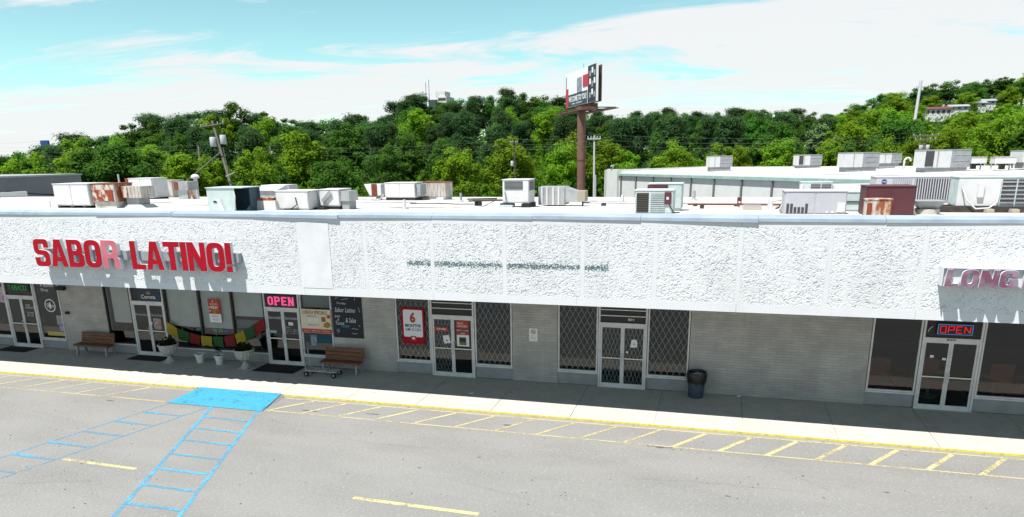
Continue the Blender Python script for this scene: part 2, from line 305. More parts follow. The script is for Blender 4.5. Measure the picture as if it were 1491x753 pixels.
# aggregate fascia: white painted pebbles, with the dark stain left where an older sign hung
def mat_aggregate():
    m = bpy.data.materials.new('painted_aggregate'); m.use_nodes = True; N = m.node_tree.nodes; L = m.node_tree.links; b = N['Principled BSDF']
    b.inputs['Roughness'].default_value = .8
    g = N.new('ShaderNodeNewGeometry')
    n = N.new('ShaderNodeTexNoise'); n.inputs['Scale'].default_value = 1.0; n.inputs['Detail'].default_value = 7; L.new(g.outputs['Position'], n.inputs['Vector'])
    x = N.new('ShaderNodeMix'); x.data_type = 'RGBA'; x.inputs[6].default_value = (.565, .58, .60, 1); x.inputs[7].default_value = (.495, .508, .525, 1)
    r = N.new('ShaderNodeMapRange'); r.inputs[1].default_value = .45; r.inputs[2].default_value = .75; L.new(n.outputs[0], r.inputs[0]); L.new(r.outputs[0], x.inputs[0])
    # bare dark aggregate chips here and there
    v = N.new('ShaderNodeTexVoronoi'); v.inputs['Scale'].default_value = 19; L.new(g.outputs['Position'], v.inputs['Vector'])
    sp = N.new('ShaderNodeSeparateXYZ'); L.new(g.outputs['Position'], sp.inputs[0])
    def ramp(src, pts):
        c = N.new('ShaderNodeFloatCurve'); return c
    def mth(op, a, bb=None, cc=None, clamp=False):
        k = N.new('ShaderNodeMath'); k.operation = op; k.use_clamp = clamp
        for i, q in enumerate((a, bb, cc)):
            if q is None: continue
            if isinstance(q, (int, float)): k.inputs[i].default_value = q
            else: L.new(q, k.inputs[i])
        return k.outputs[0]
    X = sp.outputs[0]; Z = sp.outputs[2]
    inx = mth('MULTIPLY', mth('GREATER_THAN', X, -6.22), mth('LESS_THAN', X, -.10))
    dz = mth('ABSOLUTE', mth('SUBTRACT', Z, mth('MULTIPLY_ADD', X, -.0, 4.57)))
    band = mth('MULTIPLY', inx, mth('SUBTRACT', 1.0, mth('DIVIDE', mth('SUBTRACT', dz, .03), .09), clamp=True))
    halo = mth('MULTIPLY', inx, mth('SUBTRACT', 1.0, mth('DIVIDE', dz, .34), clamp=True))
    n2 = N.new('ShaderNodeTexNoise'); n2.inputs['Scale'].default_value = 26; n2.inputs['Detail'].default_value = 5; L.new(g.outputs['Position'], n2.inputs['Vector'])
    f = mth('MULTIPLY', mth('SUBTRACT', mth('ADD', n2.outputs[0], mth('ADD', mth('MULTIPLY', band, .19), mth('MULTIPLY', halo, .045))), .60), 9.0, clamp=True)
    f = mth('MULTIPLY', f, inx)
    x2 = N.new('ShaderNodeMix'); x2.data_type = 'RGBA'; L.new(mth('MULTIPLY', f, .92, clamp=True), x2.inputs[0]); L.new(x.outputs[2], x2.inputs[6]); x2.inputs[7].default_value = (.03, .085, .10, 1)
    chip = mth('MULTIPLY', mth('LESS_THAN', v.outputs['Distance'], .33), mth('GREATER_THAN', v.outputs['Color'], .94))
    x3 = N.new('ShaderNodeMix'); x3.data_type = 'RGBA'; L.new(chip, x3.inputs[0]); L.new(x2.outputs[2], x3.inputs[6]); x3.inputs[7].default_value = (.22, .22, .22, 1)
    L.new(x3.outputs[2], b.inputs['Base Color'])
    bn = N.new('ShaderNodeTexNoise'); bn.inputs['Scale'].default_value = 45; bn.inputs['Detail'].default_value = 3; L.new(g.outputs['Position'], bn.inputs['Vector'])
    bp = N.new('ShaderNodeBump'); bp.inputs['Strength'].default_value = .3; bp.inputs['Distance'].default_value = .01; L.new(bn.outputs[0], bp.inputs['Height']); L.new(bp.outputs[0], b.inputs['Normal'])
    return m
M_agg = mat_aggregate()

# ------------------------------------------------------------------ lettering helpers
def text_mesh(body, fit, y, name, m, parent, bold=0.0, depth=.004, shear=0.0, plane='xz', frame=None):
    """flat lettering squeezed into fit = (x0, x1, z0, z1) on the plane Y = y"""
    cu = bpy.data.curves.new('t', 'FONT'); cu.body = body; cu.size = 1; cu.offset = bold; cu.shear = shear; cu.resolution_u = 2; cu.extrude = 0
    t = bpy.data.objects.new('t', cu); me0 = t.to_mesh()
    vs_ = np.array([v.co[:] for v in me0.vertices]) if len(me0.vertices) else np.zeros((0, 3)); fs = [tuple(p.vertices) for p in me0.polygons]
    t.to_mesh_clear(); bpy.data.objects.remove(t); bpy.data.curves.remove(cu)
    if len(vs_) == 0: return None
    lo = vs_.min(0); hi = vs_.max(0); x0, x1, z0, z1 = fit
    u = x0 + (vs_[:, 0] - lo[0]) / max(hi[0] - lo[0], 1e-6) * (x1 - x0); w = z0 + (vs_[:, 1] - lo[1]) / max(hi[1] - lo[1], 1e-6) * (z1 - z0)
    mb = MB()
    if frame is None: pts = [(a, y, b) for a, b in zip(u, w)]
    else:
        o_, ux, uz, nn = frame; pts = [o_ + ux * a + uz * b + nn * y for a, b in zip(u, w)]
    mb.add(pts, fs); return mb.build(name, m, parent)
def rpoly(pts, seg=5):
    out = []; n = len(pts)
    for i, p in enumerate(pts):
        r = p[2] if len(p) > 2 else 0
        if r == 0: out.append((p[0], p[1])); continue
        c = Vector(p[:2]); a = (Vector(pts[i - 1][:2]) - c); b = (Vector(pts[(i + 1) % n][:2]) - c)
        r = min(r, a.length * .49, b.length * .49); a.normalize(); b.normalize(); s0 = c + a * r; s1 = c + b * r
        for k in range(seg + 1):
            t = k / seg; q = s0 * (1 - t) ** 2 + c * 2 * t * (1 - t) + s1 * t * t; out.append((q.x, q.y))
    return out
GLY = {
 'S': (.64, [[(0, 1, .2), (.64, 1, .2), (.64, .68), (.43, .68), (.43, .82, .05), (.21, .82, .05), (.21, .61, .05), (.64, .57, .2), (.64, 0, .2), (0, 0, .2), (0, .33), (.21, .33), (.21, .18, .05), (.43, .18, .05), (.43, .40, .05), (0, .44, .2)]]),
 'A': (.70, [[(0, 0), (.22, 1), (.48, 1), (.70, 0), (.49, 0), (.45, .19), (.25, .19), (.21, 0)], [(.285, .36), (.415, .36), (.35, .76)]]),
 'B': (.66, [[(0, 0), (0, 1), (.62, 1, .22), (.63, .55, .1), (.56, .51), (.66, .47, .1), (.66, 0, .22)], [(.21, .6), (.21, .83), (.42, .83, .1), (.42, .6, .1)], [(.21, .17), (.21, .43), (.45, .43, .1), (.45, .17, .1)]]),
 'O': (.68, [[(0, 0, .3), (0, 1, .3), (.68, 1, .3), (.68, 0, .3)], [(.22, .18, .14), (.46, .18, .14), (.46, .82, .14), (.22, .82, .14)]]),
 'R': (.68, [[(0, 0), (0, 1), (.65, 1, .22), (.65, .47, .14), (.56, .44), (.66, .36, .1), (.68, 0), (.46, 0), (.45, .36, .08), (.21, .36), (.21, 0)], [(.21, .54), (.21, .83), (.44, .83, .1), (.44, .54, .1)]]),
 'L': (.56, [[(0, 0), (0, 1), (.22, 1), (.22, .18), (.56, .18), (.56, 0)]]),
 'T': (.64, [[(0, 1), (.64, 1), (.64, .82), (.43, .82), (.43, 0), (.21, 0), (.21, .82), (0, .82)]]),
 'I': (.22, [[(0, 0), (0, 1), (.22, 1), (.22, 0)]]),
 'N': (.70, [[(0, 0), (0, 1), (.24, 1), (.49, .46), (.49, 1), (.70, 1), (.70, 0), (.46, 0), (.21, .54), (.21, 0)]]),
 '!': (.22, [[(0, .27), (0, 1), (.22, 1), (.22, .27)], [(0, 0), (0, .2), (.22, .2), (.22, 0)]]),
 'G': (.68, [[(0, 0, .3), (0, 1, .3), (.68, 1, .3), (.68, .66), (.46, .66), (.46, .82, .1), (.22, .82, .14), (.22, .18, .14), (.46, .18, .08), (.46, .37), (.36, .37), (.36, .53), (.68, .53), (.68, 0, .2)]]),
 'P': (.64, [[(0, 0), (0, 1), (.64, 1, .22), (.64, .40, .22), (.21, .40), (.21, 0)], [(.21, .56), (.21, .84), (.43, .84, .1), (.43, .56, .1)]]),
 'E': (.58, [[(0, 0), (0, 1), (.58, 1), (.58, .82), (.21, .82), (.21, .60), (.50, .60), (.50, .42), (.21, .42), (.21, .18), (.58, .18), (.58, 0)]]),
}
def glyph(mb, ch, x0, z0, w, h, y0, y1, shear=0.0):
    gw, loops = GLY[ch]; sx = w / gw
    loops = [rpoly(l) for l in loops]
    groups = [[loops[0]], [loops[1]]] if ch == '!' else [loops]
    for lp in groups:
        L3 = [[Vector((p[0], p[1], 0)) for p in l] for l in lp]; flat = [p for l in lp for p in l]; n = len(flat)
        tris = tessellate_polygon(L3)
        P = [(x0 + p[0] * sx + shear * p[1] * h, z0 + p[1] * h) for p in flat]
        vs_ = [(p[0], y0, p[1]) for p in P] + [(p[0], y1, p[1]) for p in P]; fs = []
        for t in tris:
            a, b, c = (P[i] for i in t); s = (b[0] - a[0]) * (c[1] - a[1]) - (b[1] - a[1]) * (c[0] - a[0])
            t = tuple(t) if s > 0 else (t[0], t[2], t[1]); fs += [t, (t[0] + n, t[2] + n, t[1] + n)]
        k = 0
        for l in lp:
            m = len(l)
            for i in range(m): fs.append((k + i, k + (i + 1) % m, n + k + (i + 1) % m, n + k + i))
            k += m
        mb.add(vs_, fs)
    return mb

# ================================================================== THE SETTING
GZ = -0.10
tag(MB().sheet([(-2500, -800), (2500, -800), (2500, 3500), (-2500, 3500)], GZ - .02).build('ground', M_dirt), kind='structure')
lot = tag(MB().sheet([(-90, -70), (80, -70), (80, -3.34), (-90, -3.34)], GZ).build('parking_lot', M_asph), kind='structure')
tag(MB().sheet([(-90, 19), (80, 19), (80, 90), (-90, 90)], GZ - .008).build('rear_service_yard', M_asph), kind='structure')
def band(name, p0, p1, w, m, z=.004):
    a = Vector((*p0, 0)); b = Vector((*p1, 0)); d = (b - a).normalized(); n = Vector((-d.y, d.x, 0)) * w / 2
    return MB().sheet([(a - n)[:2], (b - n)[:2], (b + n)[:2], (a + n)[:2]], GZ + z).build(name, m, lot)
# fire-lane hatching beside the kerb
band('lane_line', (-45, -4.62), (-14.55, -4.66), .075, M_yelf); band('lane_line', (-10.9, -4.62), (24, -4.76), .075, M_yelf)
band('kerb_line', (-45, -3.41), (-14.55, -3.41), .05, M_yelf); band('kerb_line', (-10.9, -3.41), (24, -3.41), .05, M_yelw)
hx = [-16.32 - 1.27 * i for i in range(12, -1, -1)]
for x in hx:
    band('hatch_stripe', (x - .02, -3.47), (x - .86, -4.57), .10, M_yelw if x > -17 else M_yelf, .006)
for x in [-9.80, -8.62, -7.35, -6.08, -4.78]: band('hatch_stripe', (x, -3.47), (x - .93, -4.56), .10, M_yelw, .006)
for x in [-3.52, -2.26, -1.0, .27, 1.53]: band('hatch_stripe', (x, -3.47), (x - .90, -4.62), .10, M_yelf, .006)
for x in [2.80, 4.04, 5.26, 6.5, 7.8, 9.11, 10.32, 11.6, 12.9, 14.2]: band('hatch_stripe', (x, -3.48), (x - .86, -4.68), .125, M_yelw, .006)
# stall-end dashes
band('stall_dash', (-13.94, -9.41), (-11.52, -9.47), .13, M_yelw); band('stall_dash', (-5.16, -9.61), (-2.0, -9.67), .14, M_yelw)
# blue access aisles
band('aisle_rail', (-12.80, -4.72), (-10.03, -11.81), .115, M_bluew, .005); band('aisle_rail', (-11.06, -4.72), (-8.54, -11.5), .105, M_bluew, .005)
band('aisle_rail', (-10.03, -11.82), (-9.3, -13.7), .11, M_bluew, .005); band('aisle_rail', (-8.54, -11.51), (-7.8, -13.5), .10, M_bluef, .005)
for (a, b, c, d) in [(-12.41, -5.62, -10.80, -5.65), (-12.0, -6.53, -10.44, -6.56), (-11.69, -7.43, -10.10, -7.45), (-11.33, -8.39, -9.76, -8.41), (-10.98, -9.29, -9.43, -9.32), (-10.6, -10.22, -9.07, -10.24), (-10.24, -11.17, -8.75, -11.17), (-9.88, -12.1, -8.4, -12.12)]:
    band('aisle_rung', (a, b), (c, d), .11, M_bluew, .008)
band('aisle_rail', (-14.42, -4.72), (-16.3, -11.8), .085, M_bluef, .005); band('aisle_rail', (-12.9, -4.86), (-14.9, -12.2), .085, M_bluef, .005)
for (a, b, c, d) in [(-14.62, -5.69, -13.14, -5.73), (-14.9, -6.6, -13.4, -6.67), (-15.16, -7.56, -13.65, -7.6), (-15.42, -8.51, -13.92, -8.54), (-15.68, -9.45, -14.18, -9.5), (-15.92, -10.4, -14.4, -10.45)]:
    band('aisle_rung', (a, b), ((a + c) / 2, (b + d) / 2), .125, M_bluew, .008); band('aisle_rung', ((a + c) / 2, (b + d) / 2), (c, d), .10, M_bluef, .008)
# oil spots and tar patches lying on the asphalt
M_oil = mat_paint('oil_stain', (.10, .095, .09), (.16, .155, .145), .72, 1.1, 9, 3)
for (x, y, rx, ry, s) in [(-7.3, -4.15, .28, .07, 1), (-9.4, -4.35, .35, .09, 2), (-2.9, -4.1, .16, .08, 3), (1.6, -4.75, .4, .10, 5), (3.4, -7.4, .07, .05, 6), (-.4, -8.3, .05, .04, 7), (-16.6, -5.0, .26, .06, 8), (7.0, -6.3, .08, .05, 9), (8.6, -8.0, .06, .04, 10), (-3.0, -6.6, .06, .04, 11), (5.2, -5.8, .05, .05, 12)]:
    rr = random.Random(s); pts = [(x + rx * rr.uniform(.55, 1.1) * math.cos(t * .5236), y + ry * rr.uniform(.5, 1.1) * math.sin(t * .5236)) for t in range(12)]
    MB().sheet(pts, GZ + .003).build('oil_stain', M_oil, lot)
for k, (x, y, L_, dx_, dy_) in enumerate([(-7.5, -6.2, 3.4, 1, -.08), (1.0, -6.9, 4.2, 1, .05), (-18.5, -6.4, 3.0, .9, -.2), (4.5, -5.2, 2.2, .7, -.7), (-3.5, -8.0, 2.6, 1, -.25), (-14.5, -11.0, 3.0, .8, .3)]):
    rr = random.Random(40 + k); n_ = 16; top = []; bot = []; jy = 0
    for q in range(n_ + 1):
        jy += rr.uniform(-.05, .05); t = q / n_; w_ = .005 * math.sin(math.pi * t) * rr.uniform(.4, 1.2) + .001; px_, py_ = x + L_ * t * dx_, y + L_ * t * dy_ + jy; top.append((px_, py_ + w_)); bot.append((px_, py_ - w_))
    g = MB(); g.add([(a_, b_, GZ + .003) for a_, b_ in bot] + [(a_, b_, GZ + .003) for a_, b_ in top], [(q, q + 1, n_ + 2 + q, n_ + 1 + q) for q in range(n_)]); g.build('crack', mat('asphalt_crack', (.20, .195, .19), .95), lot)
M_chipd = mat('dark_grit', (.06, .058, .055), .9); M_chipl = mat('pale_grit', (.5, .48, .45), .9)
for nm, mm, cnt, sd in (('dark_grit', M_chipd, 520, 3), ('pale_grit', M_chipl, 380, 4)):
    rr = random.Random(sd); g = MB()
    for i in range(cnt):
        x = rr.uniform(-26, 16); y = -3.6 - 11 * rr.random() ** .8; s = rr.uniform(.008, .026); q = rr.uniform(0, 3)
        g.add([(x + s * math.cos(q + k * 2.1) * rr.uniform(.6, 1.6), y + s * math.sin(q + k * 2.1) * rr.uniform(.6, 1.4), GZ + .0095) for k in range(3)] + [(x, y, GZ + .0095 + s * .5)], [(0, 1, 2), (0, 1, 3), (1, 2, 3), (2, 0, 3)])
    o = g.build(nm, mm, lot); o['kind'] = 'stuff'

# sidewalk: slabs with open joints, yellow kerb
walk = tag(MB().box(-45, 24, -3.30, .0, GZ, -.02).build('sidewalk', M_conc), kind='structure')
edges = [-45] + [-1.19 + 2.515 * k for k in range(-17, 11)]
edges = [e for e in edges if -45 <= e < 23] + [24]
ramp = (-14.45, -10.98)
for a, b in zip(edges[:-1], edges[1:]):
    if b - a < .1: continue
    MB().box(a + .008, b - .008, -3.30, -.005, -.018, 0.0).build('slab', M_conc, walk)
def kerb_piece(a, b): 
    MB().prism_x([(-3.348, GZ), (-3.301, GZ), (-3.301, GZ + .045), (-3.344, GZ + .045)], a, b).build('kerb_foot', M_conc, walk)
    return MB().prism_x([(-3.346, GZ + .046), (-3.301, GZ + .046), (-3.301, .003), (-3.337, .003)], a, b).build('kerb', M_yel, walk)
xk = -45
while xk < 24:
    e = min(xk + 3.05, 24)
    if xk < ramp[0] < e: kerb_piece(xk, ramp[0]);
    elif xk < ramp[1] < e: kerb_piece(ramp[1], e - .006)
    elif e <= ramp[0] or xk >= ramp[1]: kerb_piece(xk, e - .006)
    xk = e
rp = MB(); rp.hexa([(-14.50, -4.72, GZ + .001), (-10.94, -4.74, GZ + .001), (-10.98, -3.291, GZ + .001), (-14.45, -3.291, GZ + .001), (-14.50, -4.72, GZ + .010), (-10.94, -4.74, GZ + .010), (-11.15, -3.291, .004), (-14.32, -3.291, .004)])
rp.build('kerb_ramp', M_asph, walk)
MB().hexa([(-14.50, -4.72, GZ + .0101), (-10.94, -4.74, GZ + .0101), (-11.15, -3.292, .0041), (-14.32, -3.292, .0041), (-14.54, -4.75, GZ + .013), (-10.90, -4.77, GZ + .013), (-11.13, -3.27, .0075), (-14.34, -3.27, .0075)]).build('ramp_paint', M_blue, walk)

# ================================================================== STRIP MALL
mall = thing('strip_mall', 'long white strip mall with pebbled fascia, brick walls and flat white roof', 'building', (-8, 0, 0))
OV = -3.35; ZF = 3.47; ZT = 5.95
HEAD = 3.0
def wall(a, b, z0=0.0, z1=3.46, m=M_brick, name='brick_wall', y0=0.0, y1=.22): return MB().box(a, b, y0, y1, z0, z1).build(name, m, mall)
for a, b in [(-45, -28.6), (-23.48, -21.22), (-10.84, -8.30), (-3.88, -2.28), (2.14, 7.50), (13.2, 24)]: wall(a, b)
# bulkheads under the shop windows (start at the sidewalk) and lintels above them
for a, b in [(-28.6, -26.42), (-24.80, -23.48), (-21.22, -19.90), (-18.28, -13.72), (-12.20, -10.84), (-8.30, -6.92), (-5.26, -3.88), (-2.28, -.89), (.77, 2.14), (7.50, 8.89), (10.52, 13.2)]:
    zt = .40 if a < -10 else .46
    MB().box(a, b, .03, .20, 0, zt).build('bulkhead', M_bulk, mall)
for a, b in [(-28.6, -23.48), (-21.22, -10.84), (-8.30, -3.88), (-2.28, 2.14), (7.50, 13.2)]: wall(a, b, HEAD, 3.46, M_bulk, 'lintel', .02, .20)
MB().box(-45, 24, 18.2, 18.4, GZ, 5.28).build('rear_wall', M_rwall, mall)
MB().box(-45, -44.8, .22, 18.2, GZ, 5.7).build('side_wall', M_rwall, mall); MB().box(23.8, 24, .22, 18.2, GZ, 5.7).build('side_wall', M_rwall, mall)
# dark shop interiors behind the glass
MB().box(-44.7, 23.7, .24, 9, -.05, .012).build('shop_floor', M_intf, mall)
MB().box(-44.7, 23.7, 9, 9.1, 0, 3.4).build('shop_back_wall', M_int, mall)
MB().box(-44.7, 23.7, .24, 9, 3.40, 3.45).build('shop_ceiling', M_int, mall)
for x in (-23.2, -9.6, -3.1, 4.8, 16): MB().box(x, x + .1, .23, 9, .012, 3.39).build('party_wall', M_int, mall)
# canopy
MB().box(-45, 24, -3.20, 0.0, ZF + .06, ZF + .10).build('soffit', M_soff, mall)
MB().box(-45, 24, OV + .022, -3.20, ZF + .01, ZT - .02).build('fascia_core', M_white, mall)
def roofz(y): return 5.95 - .03 * (y + 3.0)
rf = MB(); rf.hexa([(-45, -3.19, 5.75), (24, -3.19, 5.75), (24, 18.4, 5.1), (-45, 18.4, 5.1), (-45, -3.19, roofz(-3.19)), (24, -3.19, roofz(-3.19)), (24, 18.4, roofz(18.4)), (-45, 18.4, roofz(18.4))])
roof = rf.build('roof', M_roof, mall)
for y, a, b in [(3.0, -30, -16), (6.5, -24, -8.5), (9.5, -20, 2), (5.2, -4, 6), (12, -28, -10), (13.5, -2, 12)]:
    MB().hexa([(a, y - .035, roofz(y - .035) - .01), (b, y + .1 - .035, roofz(y + .1) - .01), (b, y + .1 + .035, roofz(y + .1) - .01), (a, y + .035, roofz(y) - .01), (a, y - .035, roofz(y) + .012), (b, y + .065, roofz(y + .1) + .012), (b, y + .135, roofz(y + .1) + .012), (a, y + .035, roofz(y) + .012)]).build('membrane_seam', M_grey, roof)
# fascia panels: real pebble relief
JX = [-38.6, -36.4, -34.2, -32.0, -29.8, -27.6, -25.3, -23.05, -20.78, -18.62, -16.45, -14.25, -12.05, -9.87]
JX2 = [-8.85, -7.58, -5.39, -3.14, -.84, 1.18, 3.40, 5.62, 7.82, 10.05, 12.3, 14.5, 16.7, 18.9]
PZ0, PZ1 = 3.70, 5.765
def blur(a, k):
    for _ in range(k): a = (a + np.roll(a, 1, 0) + np.roll(a, -1, 0) + np.roll(a, 1, 1) + np.roll(a, -1, 1)) / 5
    return a
def panel(w, h, seed):
    r = np.random.default_rng(seed); st = .0125; nx = int(w / st) + 1; nz = int(h / st) + 1
    a = r.normal(size=(nz, nx)); b1 = blur(a, 1); b1 /= b1.std(); b2 = blur(r.normal(size=(nz, nx)), 4); b2 /= b2.std()
    rl = lambda q, dx_, dz_: np.roll(np.roll(q, dx_, 1), dz_, 0)
    s1 = a + .9 * rl(a, 1, 1) + .8 * rl(a, 2, 1) + .5 * rl(a, 3, 2); a2 = r.normal(size=(nz, nx)); s2 = a2 + .9 * rl(a2, 1, 0) + .8 * rl(a2, 2, -1) + .5 * rl(a2, 1, -1)
    f = np.maximum(np.clip((s1 / s1.std() - 1.30) / .35, 0, 1), np.clip((s2 / s2.std() - 1.50) / .35, 0, 1))
    wear = blur(r.normal(size=(nz, nx)), 30); wear = wear / wear.std()
    d = .014 - .0155 * f * np.clip(.85 + .4 * wear, .1, 1.3) + .0012 * np.clip(a, -1.5, 1.5) + .0012 * b2
    d = np.clip(d, -.022, .024)
    e = np.minimum.reduce([np.arange(nx)[None, :] + 0 * d, (nx - 1 - np.arange(nx))[None, :] + 0 * d, np.arange(nz)[:, None] + 0 * d, (nz - 1 - np.arange(nz))[:, None] + 0 * d])
    d = np.where(e == 0, .013, d)
    X, Z = np.meshgrid(np.linspace(0, w, nx), np.linspace(0, h, nz)); V = np.stack([X, -d, Z], -1).reshape(-1, 3)
    i = (np.arange(nz - 1)[:, None] * nx + np.arange(nx - 1)[None, :]).ravel(); F = np.stack([i, i + 1, i + nx + 1, i + nx], -1)
    return np_mesh('fascia_panel', V, F, M_agg)
variants = {}
def place_panels(js, gap):
    k = 0
    for a, b in zip(js[:-1], js[1:]):
        w = b - a - gap; key = k % 5; k += 1
        if key not in variants: variants[key] = panel(2.1, PZ1 - PZ0, 50 + key)
        o = link_mesh('fascia_panel', variants[key], mall); o.location = (a + gap / 2 + 8, OV - .010, PZ0); o.scale = (w / 2.1, 1, 1)
        if a + gap / 2 > -45: MB().box(b - gap / 2 + .002, b + gap / 2 - .002, OV - .023, OV + .02, PZ0, PZ1).build('joint_strip', M_white, mall)
place_panels(JX[:-4] + JX[-4:], .07); place_panels(JX2, .13)
MB().box(-9.84, -8.78, OV - .034, OV + .02, PZ0 + .002, PZ1 - .002).build('plain_pilaster', mat('fresh_white_paint', (.82, .84, .865), .75, c2=(.74, .76, .78), ns=1.5), mall)
xs = -45.0
while xs < 24:
    e = min(xs + 4.4, 24); MB().box(xs, e - .005, OV - .022, OV + .02, PZ1 + .001, ZT - .03).build('fascia_trim', M_white, mall)
    MB().box(xs, e - .005, OV - .026, -3.18, ZF, PZ0 - .001).build('fascia_trim', M_white, mall); xs = e
# metal coping in lengths, a few of them bent
rr = random.Random(5); xs = -45.0; k = 0
while xs < 24:
    e = min(xs + 3.05, 24); j = [rr.uniform(-.012, .012) for _ in range(4)]; s = .035 if k in (11, 15, 18) else 0
    z0 = ZT - .035
    MB().hexa([(xs + .004, OV - .05 + j[0], z0 + j[2] * .5), (e - .004, OV - .05 + j[1] - s, z0 - s + j[3] * .5), (e - .004, -3.02, z0), (xs + .004, -3.02, z0),
               (xs + .004, OV - .045 + j[0], z0 + .085 + j[2]), (e - .004, OV - .045 + j[1] - s, z0 + .085 - s * .6 + j[3]), (e - .004, -3.04, z0 + .155), (xs + .004, -3.04, z0 + .155)]).build('coping', M_cop, mall)
    xs = e; k += 1

# ---- windows and doors
def grille_mb(x0, x1, z0, z1, y, dxx=.20, dzz=.37, w=.017):
    mb = MB(); k = dxx / dzz; H = z1 - z0
    n0 = int(-(H * k) / dxx) - 1; n1 = int((x1 - x0) / dxx) + 1
    for sgn in (1, -1):
        for n in range(n0, n1 + 2):
            a = (x0 if sgn > 0 else x1) + sgn * n * dxx; b = a + sgn * H * k
            t0, t1 = 0.0, 1.0
            if abs(b - a) < 1e-6: continue
            ta = (x0 - a) / (b - a); tb = (x1 - a) / (b - a); lo, hi = min(ta, tb), max(ta, tb); t0 = max(t0, lo); t1 = min(t1, hi)
            if t1 - t0 < .02: continue
            mb.bar((a + (b - a) * t0, y + sgn * .006, z0 + H * t0), (a + (b - a) * t1, y + sgn * .006, z0 + H * t1), w, (0, 1, 0), .006)
    return mb
def window(a, b, z0, fr=M_alu, glass=M_glass, mull=(), z1=HEAD, sill=True, fw=.05, grille=False, mullm=None):
    f = MB(); f.box(a, a + fw, -.01, .09, z0, z1); f.box(b - fw, b, -.01, .09, z0, z1); f.box(a + fw, b - fw, -.008, .088, z0, z0 + fw); f.box(a + fw, b - fw, -.008, .088, z1 - fw, z1)
    w = f.build('window', fr, mall)
    es = [a + fw] + list(mull) + [b - fw]
    for x in mull:
        MB().box(x - .035, x + .035, -.015, .085, z0 + fw, z1 - fw).build('mullion', mullm or fr, w)
    for p, q in zip(es[:-1], es[1:]):
        MB().box(p + (.036 if p in mull else .001), q - (.036 if q in mull else .001), .040, .046, z0 + fw, z1 - fw).build('pane', glass, w)
    if sill: MB().box(a - .02, b + .02, -.05, .028, z0 - .05, z0 - .002).build('sill', M_alu, w)
    if grille: grille_mb(a + fw, b - fw, z0 + fw, z1 - fw, .11).build('security_grille', M_grille, w)
    return w
def door(a, b, kind='glass', fr=M_alu, panel_t=M_dark, grille=(0, 0)):
    J = .06; HD = 2.25; f = MB()
    f.box(a, a + J, -.03, .09, 0.002, HEAD); f.box(b - J, b, -.03, .09, 0.002, HEAD); f.box(a + J, b - J, -.028, .088, HD - .09, HD); f.box(a + J, b - J, -.028, .088, HEAD - .05, HEAD)
    d = f.build('door', fr, mall)
    mid = (a + b) / 2
    MB().box(a + J + .001, b - J - .001, .02, .05, HD + .001, HEAD - .051).build('transom_panel', panel_t, d)
    if kind == 'bars':
        for z in (HD + .22, HD + .42): MB().box(a + J + .001, b - J - .001, .0, .019, z, z + .025).build('transom_rail', M_grille, d)
    for p, q, s in ((a + J + .004, mid - .003, 1), (mid + .003, b - J - .004, -1)):
        l = MB(); z0 = .012; z1 = HD - .094
        l.box(p, p + .06, .0, .045, z0, z1); l.box(q - .06, q, .0, .045, z0, z1); l.box(p + .06, q - .06, .001, .044, z1 - .075, z1); l.box(p + .06, q - .06, .001, .044, z0, z0 + .13)
        l.build('door_leaf', fr, d)
        MB().box(p + .061, q - .061, .020, .026, z0 + .131, z1 - .076).build('pane', M_glass, d)
        MB().box(p + .06, q - .06, -.02, -.004, 1.01, 1.045).build('push_bar', M_grille, d)
        hx_ = q - .045 if s > 0 else p + .045
        hb = MB(); hb.path([(hx_, -.002, .88), (hx_, -.055, .90), (hx_, -.055, 1.16), (hx_, -.002, 1.18)], .012, 6); hb.build('handle', fr, d)
        if (grille[0] if s > 0 else grille[1]): grille_mb(p + .062, q - .062, z0 + .13, z1 - .076, .10, .13 if kind != 'tight' else .07, .37).build('security_grille', M_grille, d)
    MB().box(a, b, -.06, .10, .0015, .011).build('threshold', M_grille, d)
    return d
SL = .42; SR = .48
window(-28.6, -26.42, SL, glass=M_glass); door(-26.40, -24.82); window(-24.80, -23.50, SL, fr=M_alu)
wl_ = window(-21.20, -19.92, SL, fr=M_dkfr, glass=M_glass2); door(-19.90, -18.30)
wm = window(-18.28, -13.74, SL, fr=M_dkfr, glass=M_glass2, mull=(-16.66, -15.17), mullm=M_dkfr); door(-13.72, -12.20)
wn_ = window(-12.18, -10.86, SL)
for x in (-18.16, -16.66, -15.17): MB().box(x + .036, x + .075, -.03, -.016, SL + .05, 1.30).build('sunlit_post_trim', M_alu, wm) if False else None
window(-8.28, -6.94, SR, grille=True); door(-6.92, -5.28, 'bars', grille=(1, 0)); window(-5.26, -3.90, SR, grille=True)
window(-2.26, -.89, SR, grille=True); door(-.87, .75, 'bars', grille=(1, 1)); window(.77, 2.12, SR, grille=True)
window(7.52, 8.89, SR); door(8.91, 10.50); window(10.52, 13.18, SR)
# pale roller shades hanging behind the restaurant glass
def shade(w, a, b, z0, m=M_shade): MB().box(a, b, .13, .14, z0, HEAD - .05).build('window_shade', m, w)
shade(wl_, -20.95, -19.97, 1.28); shade(wm, -18.2, -16.70, 1.26); shade(wm, -16.62, -15.21, 1.26); shade(wm, -15.13, -13.80, 1.80); shade(wn_, -12.1, -10.9, 2.28)
MB().box(-15.1, -13.8, .12, .128, 1.33, 1.66).build('printed_blind', mat('grey_print', (.26, .28, .29), .8, c2=(.12, .13, .14), ns=9, sx=(.4, 1, 4)), wm)
MB().box(-23.46, -23.06, -.16, -.002, 2.57, 2.72).build('wall_lamp', M_black, mall)
MB().box(-23.27, -23.10, -.08, -.002, 1.55, 1.65).build('bell_box', M_black, mall)
text_mesh('812', (-23.36, -23.02, 1.86, 2.0), -.004, 'house_number', M_grey, mall, .02)
text_mesh('801', (.10, .30, 2.33, 2.41), .016, 'house_number', M_alu, mall, .02)
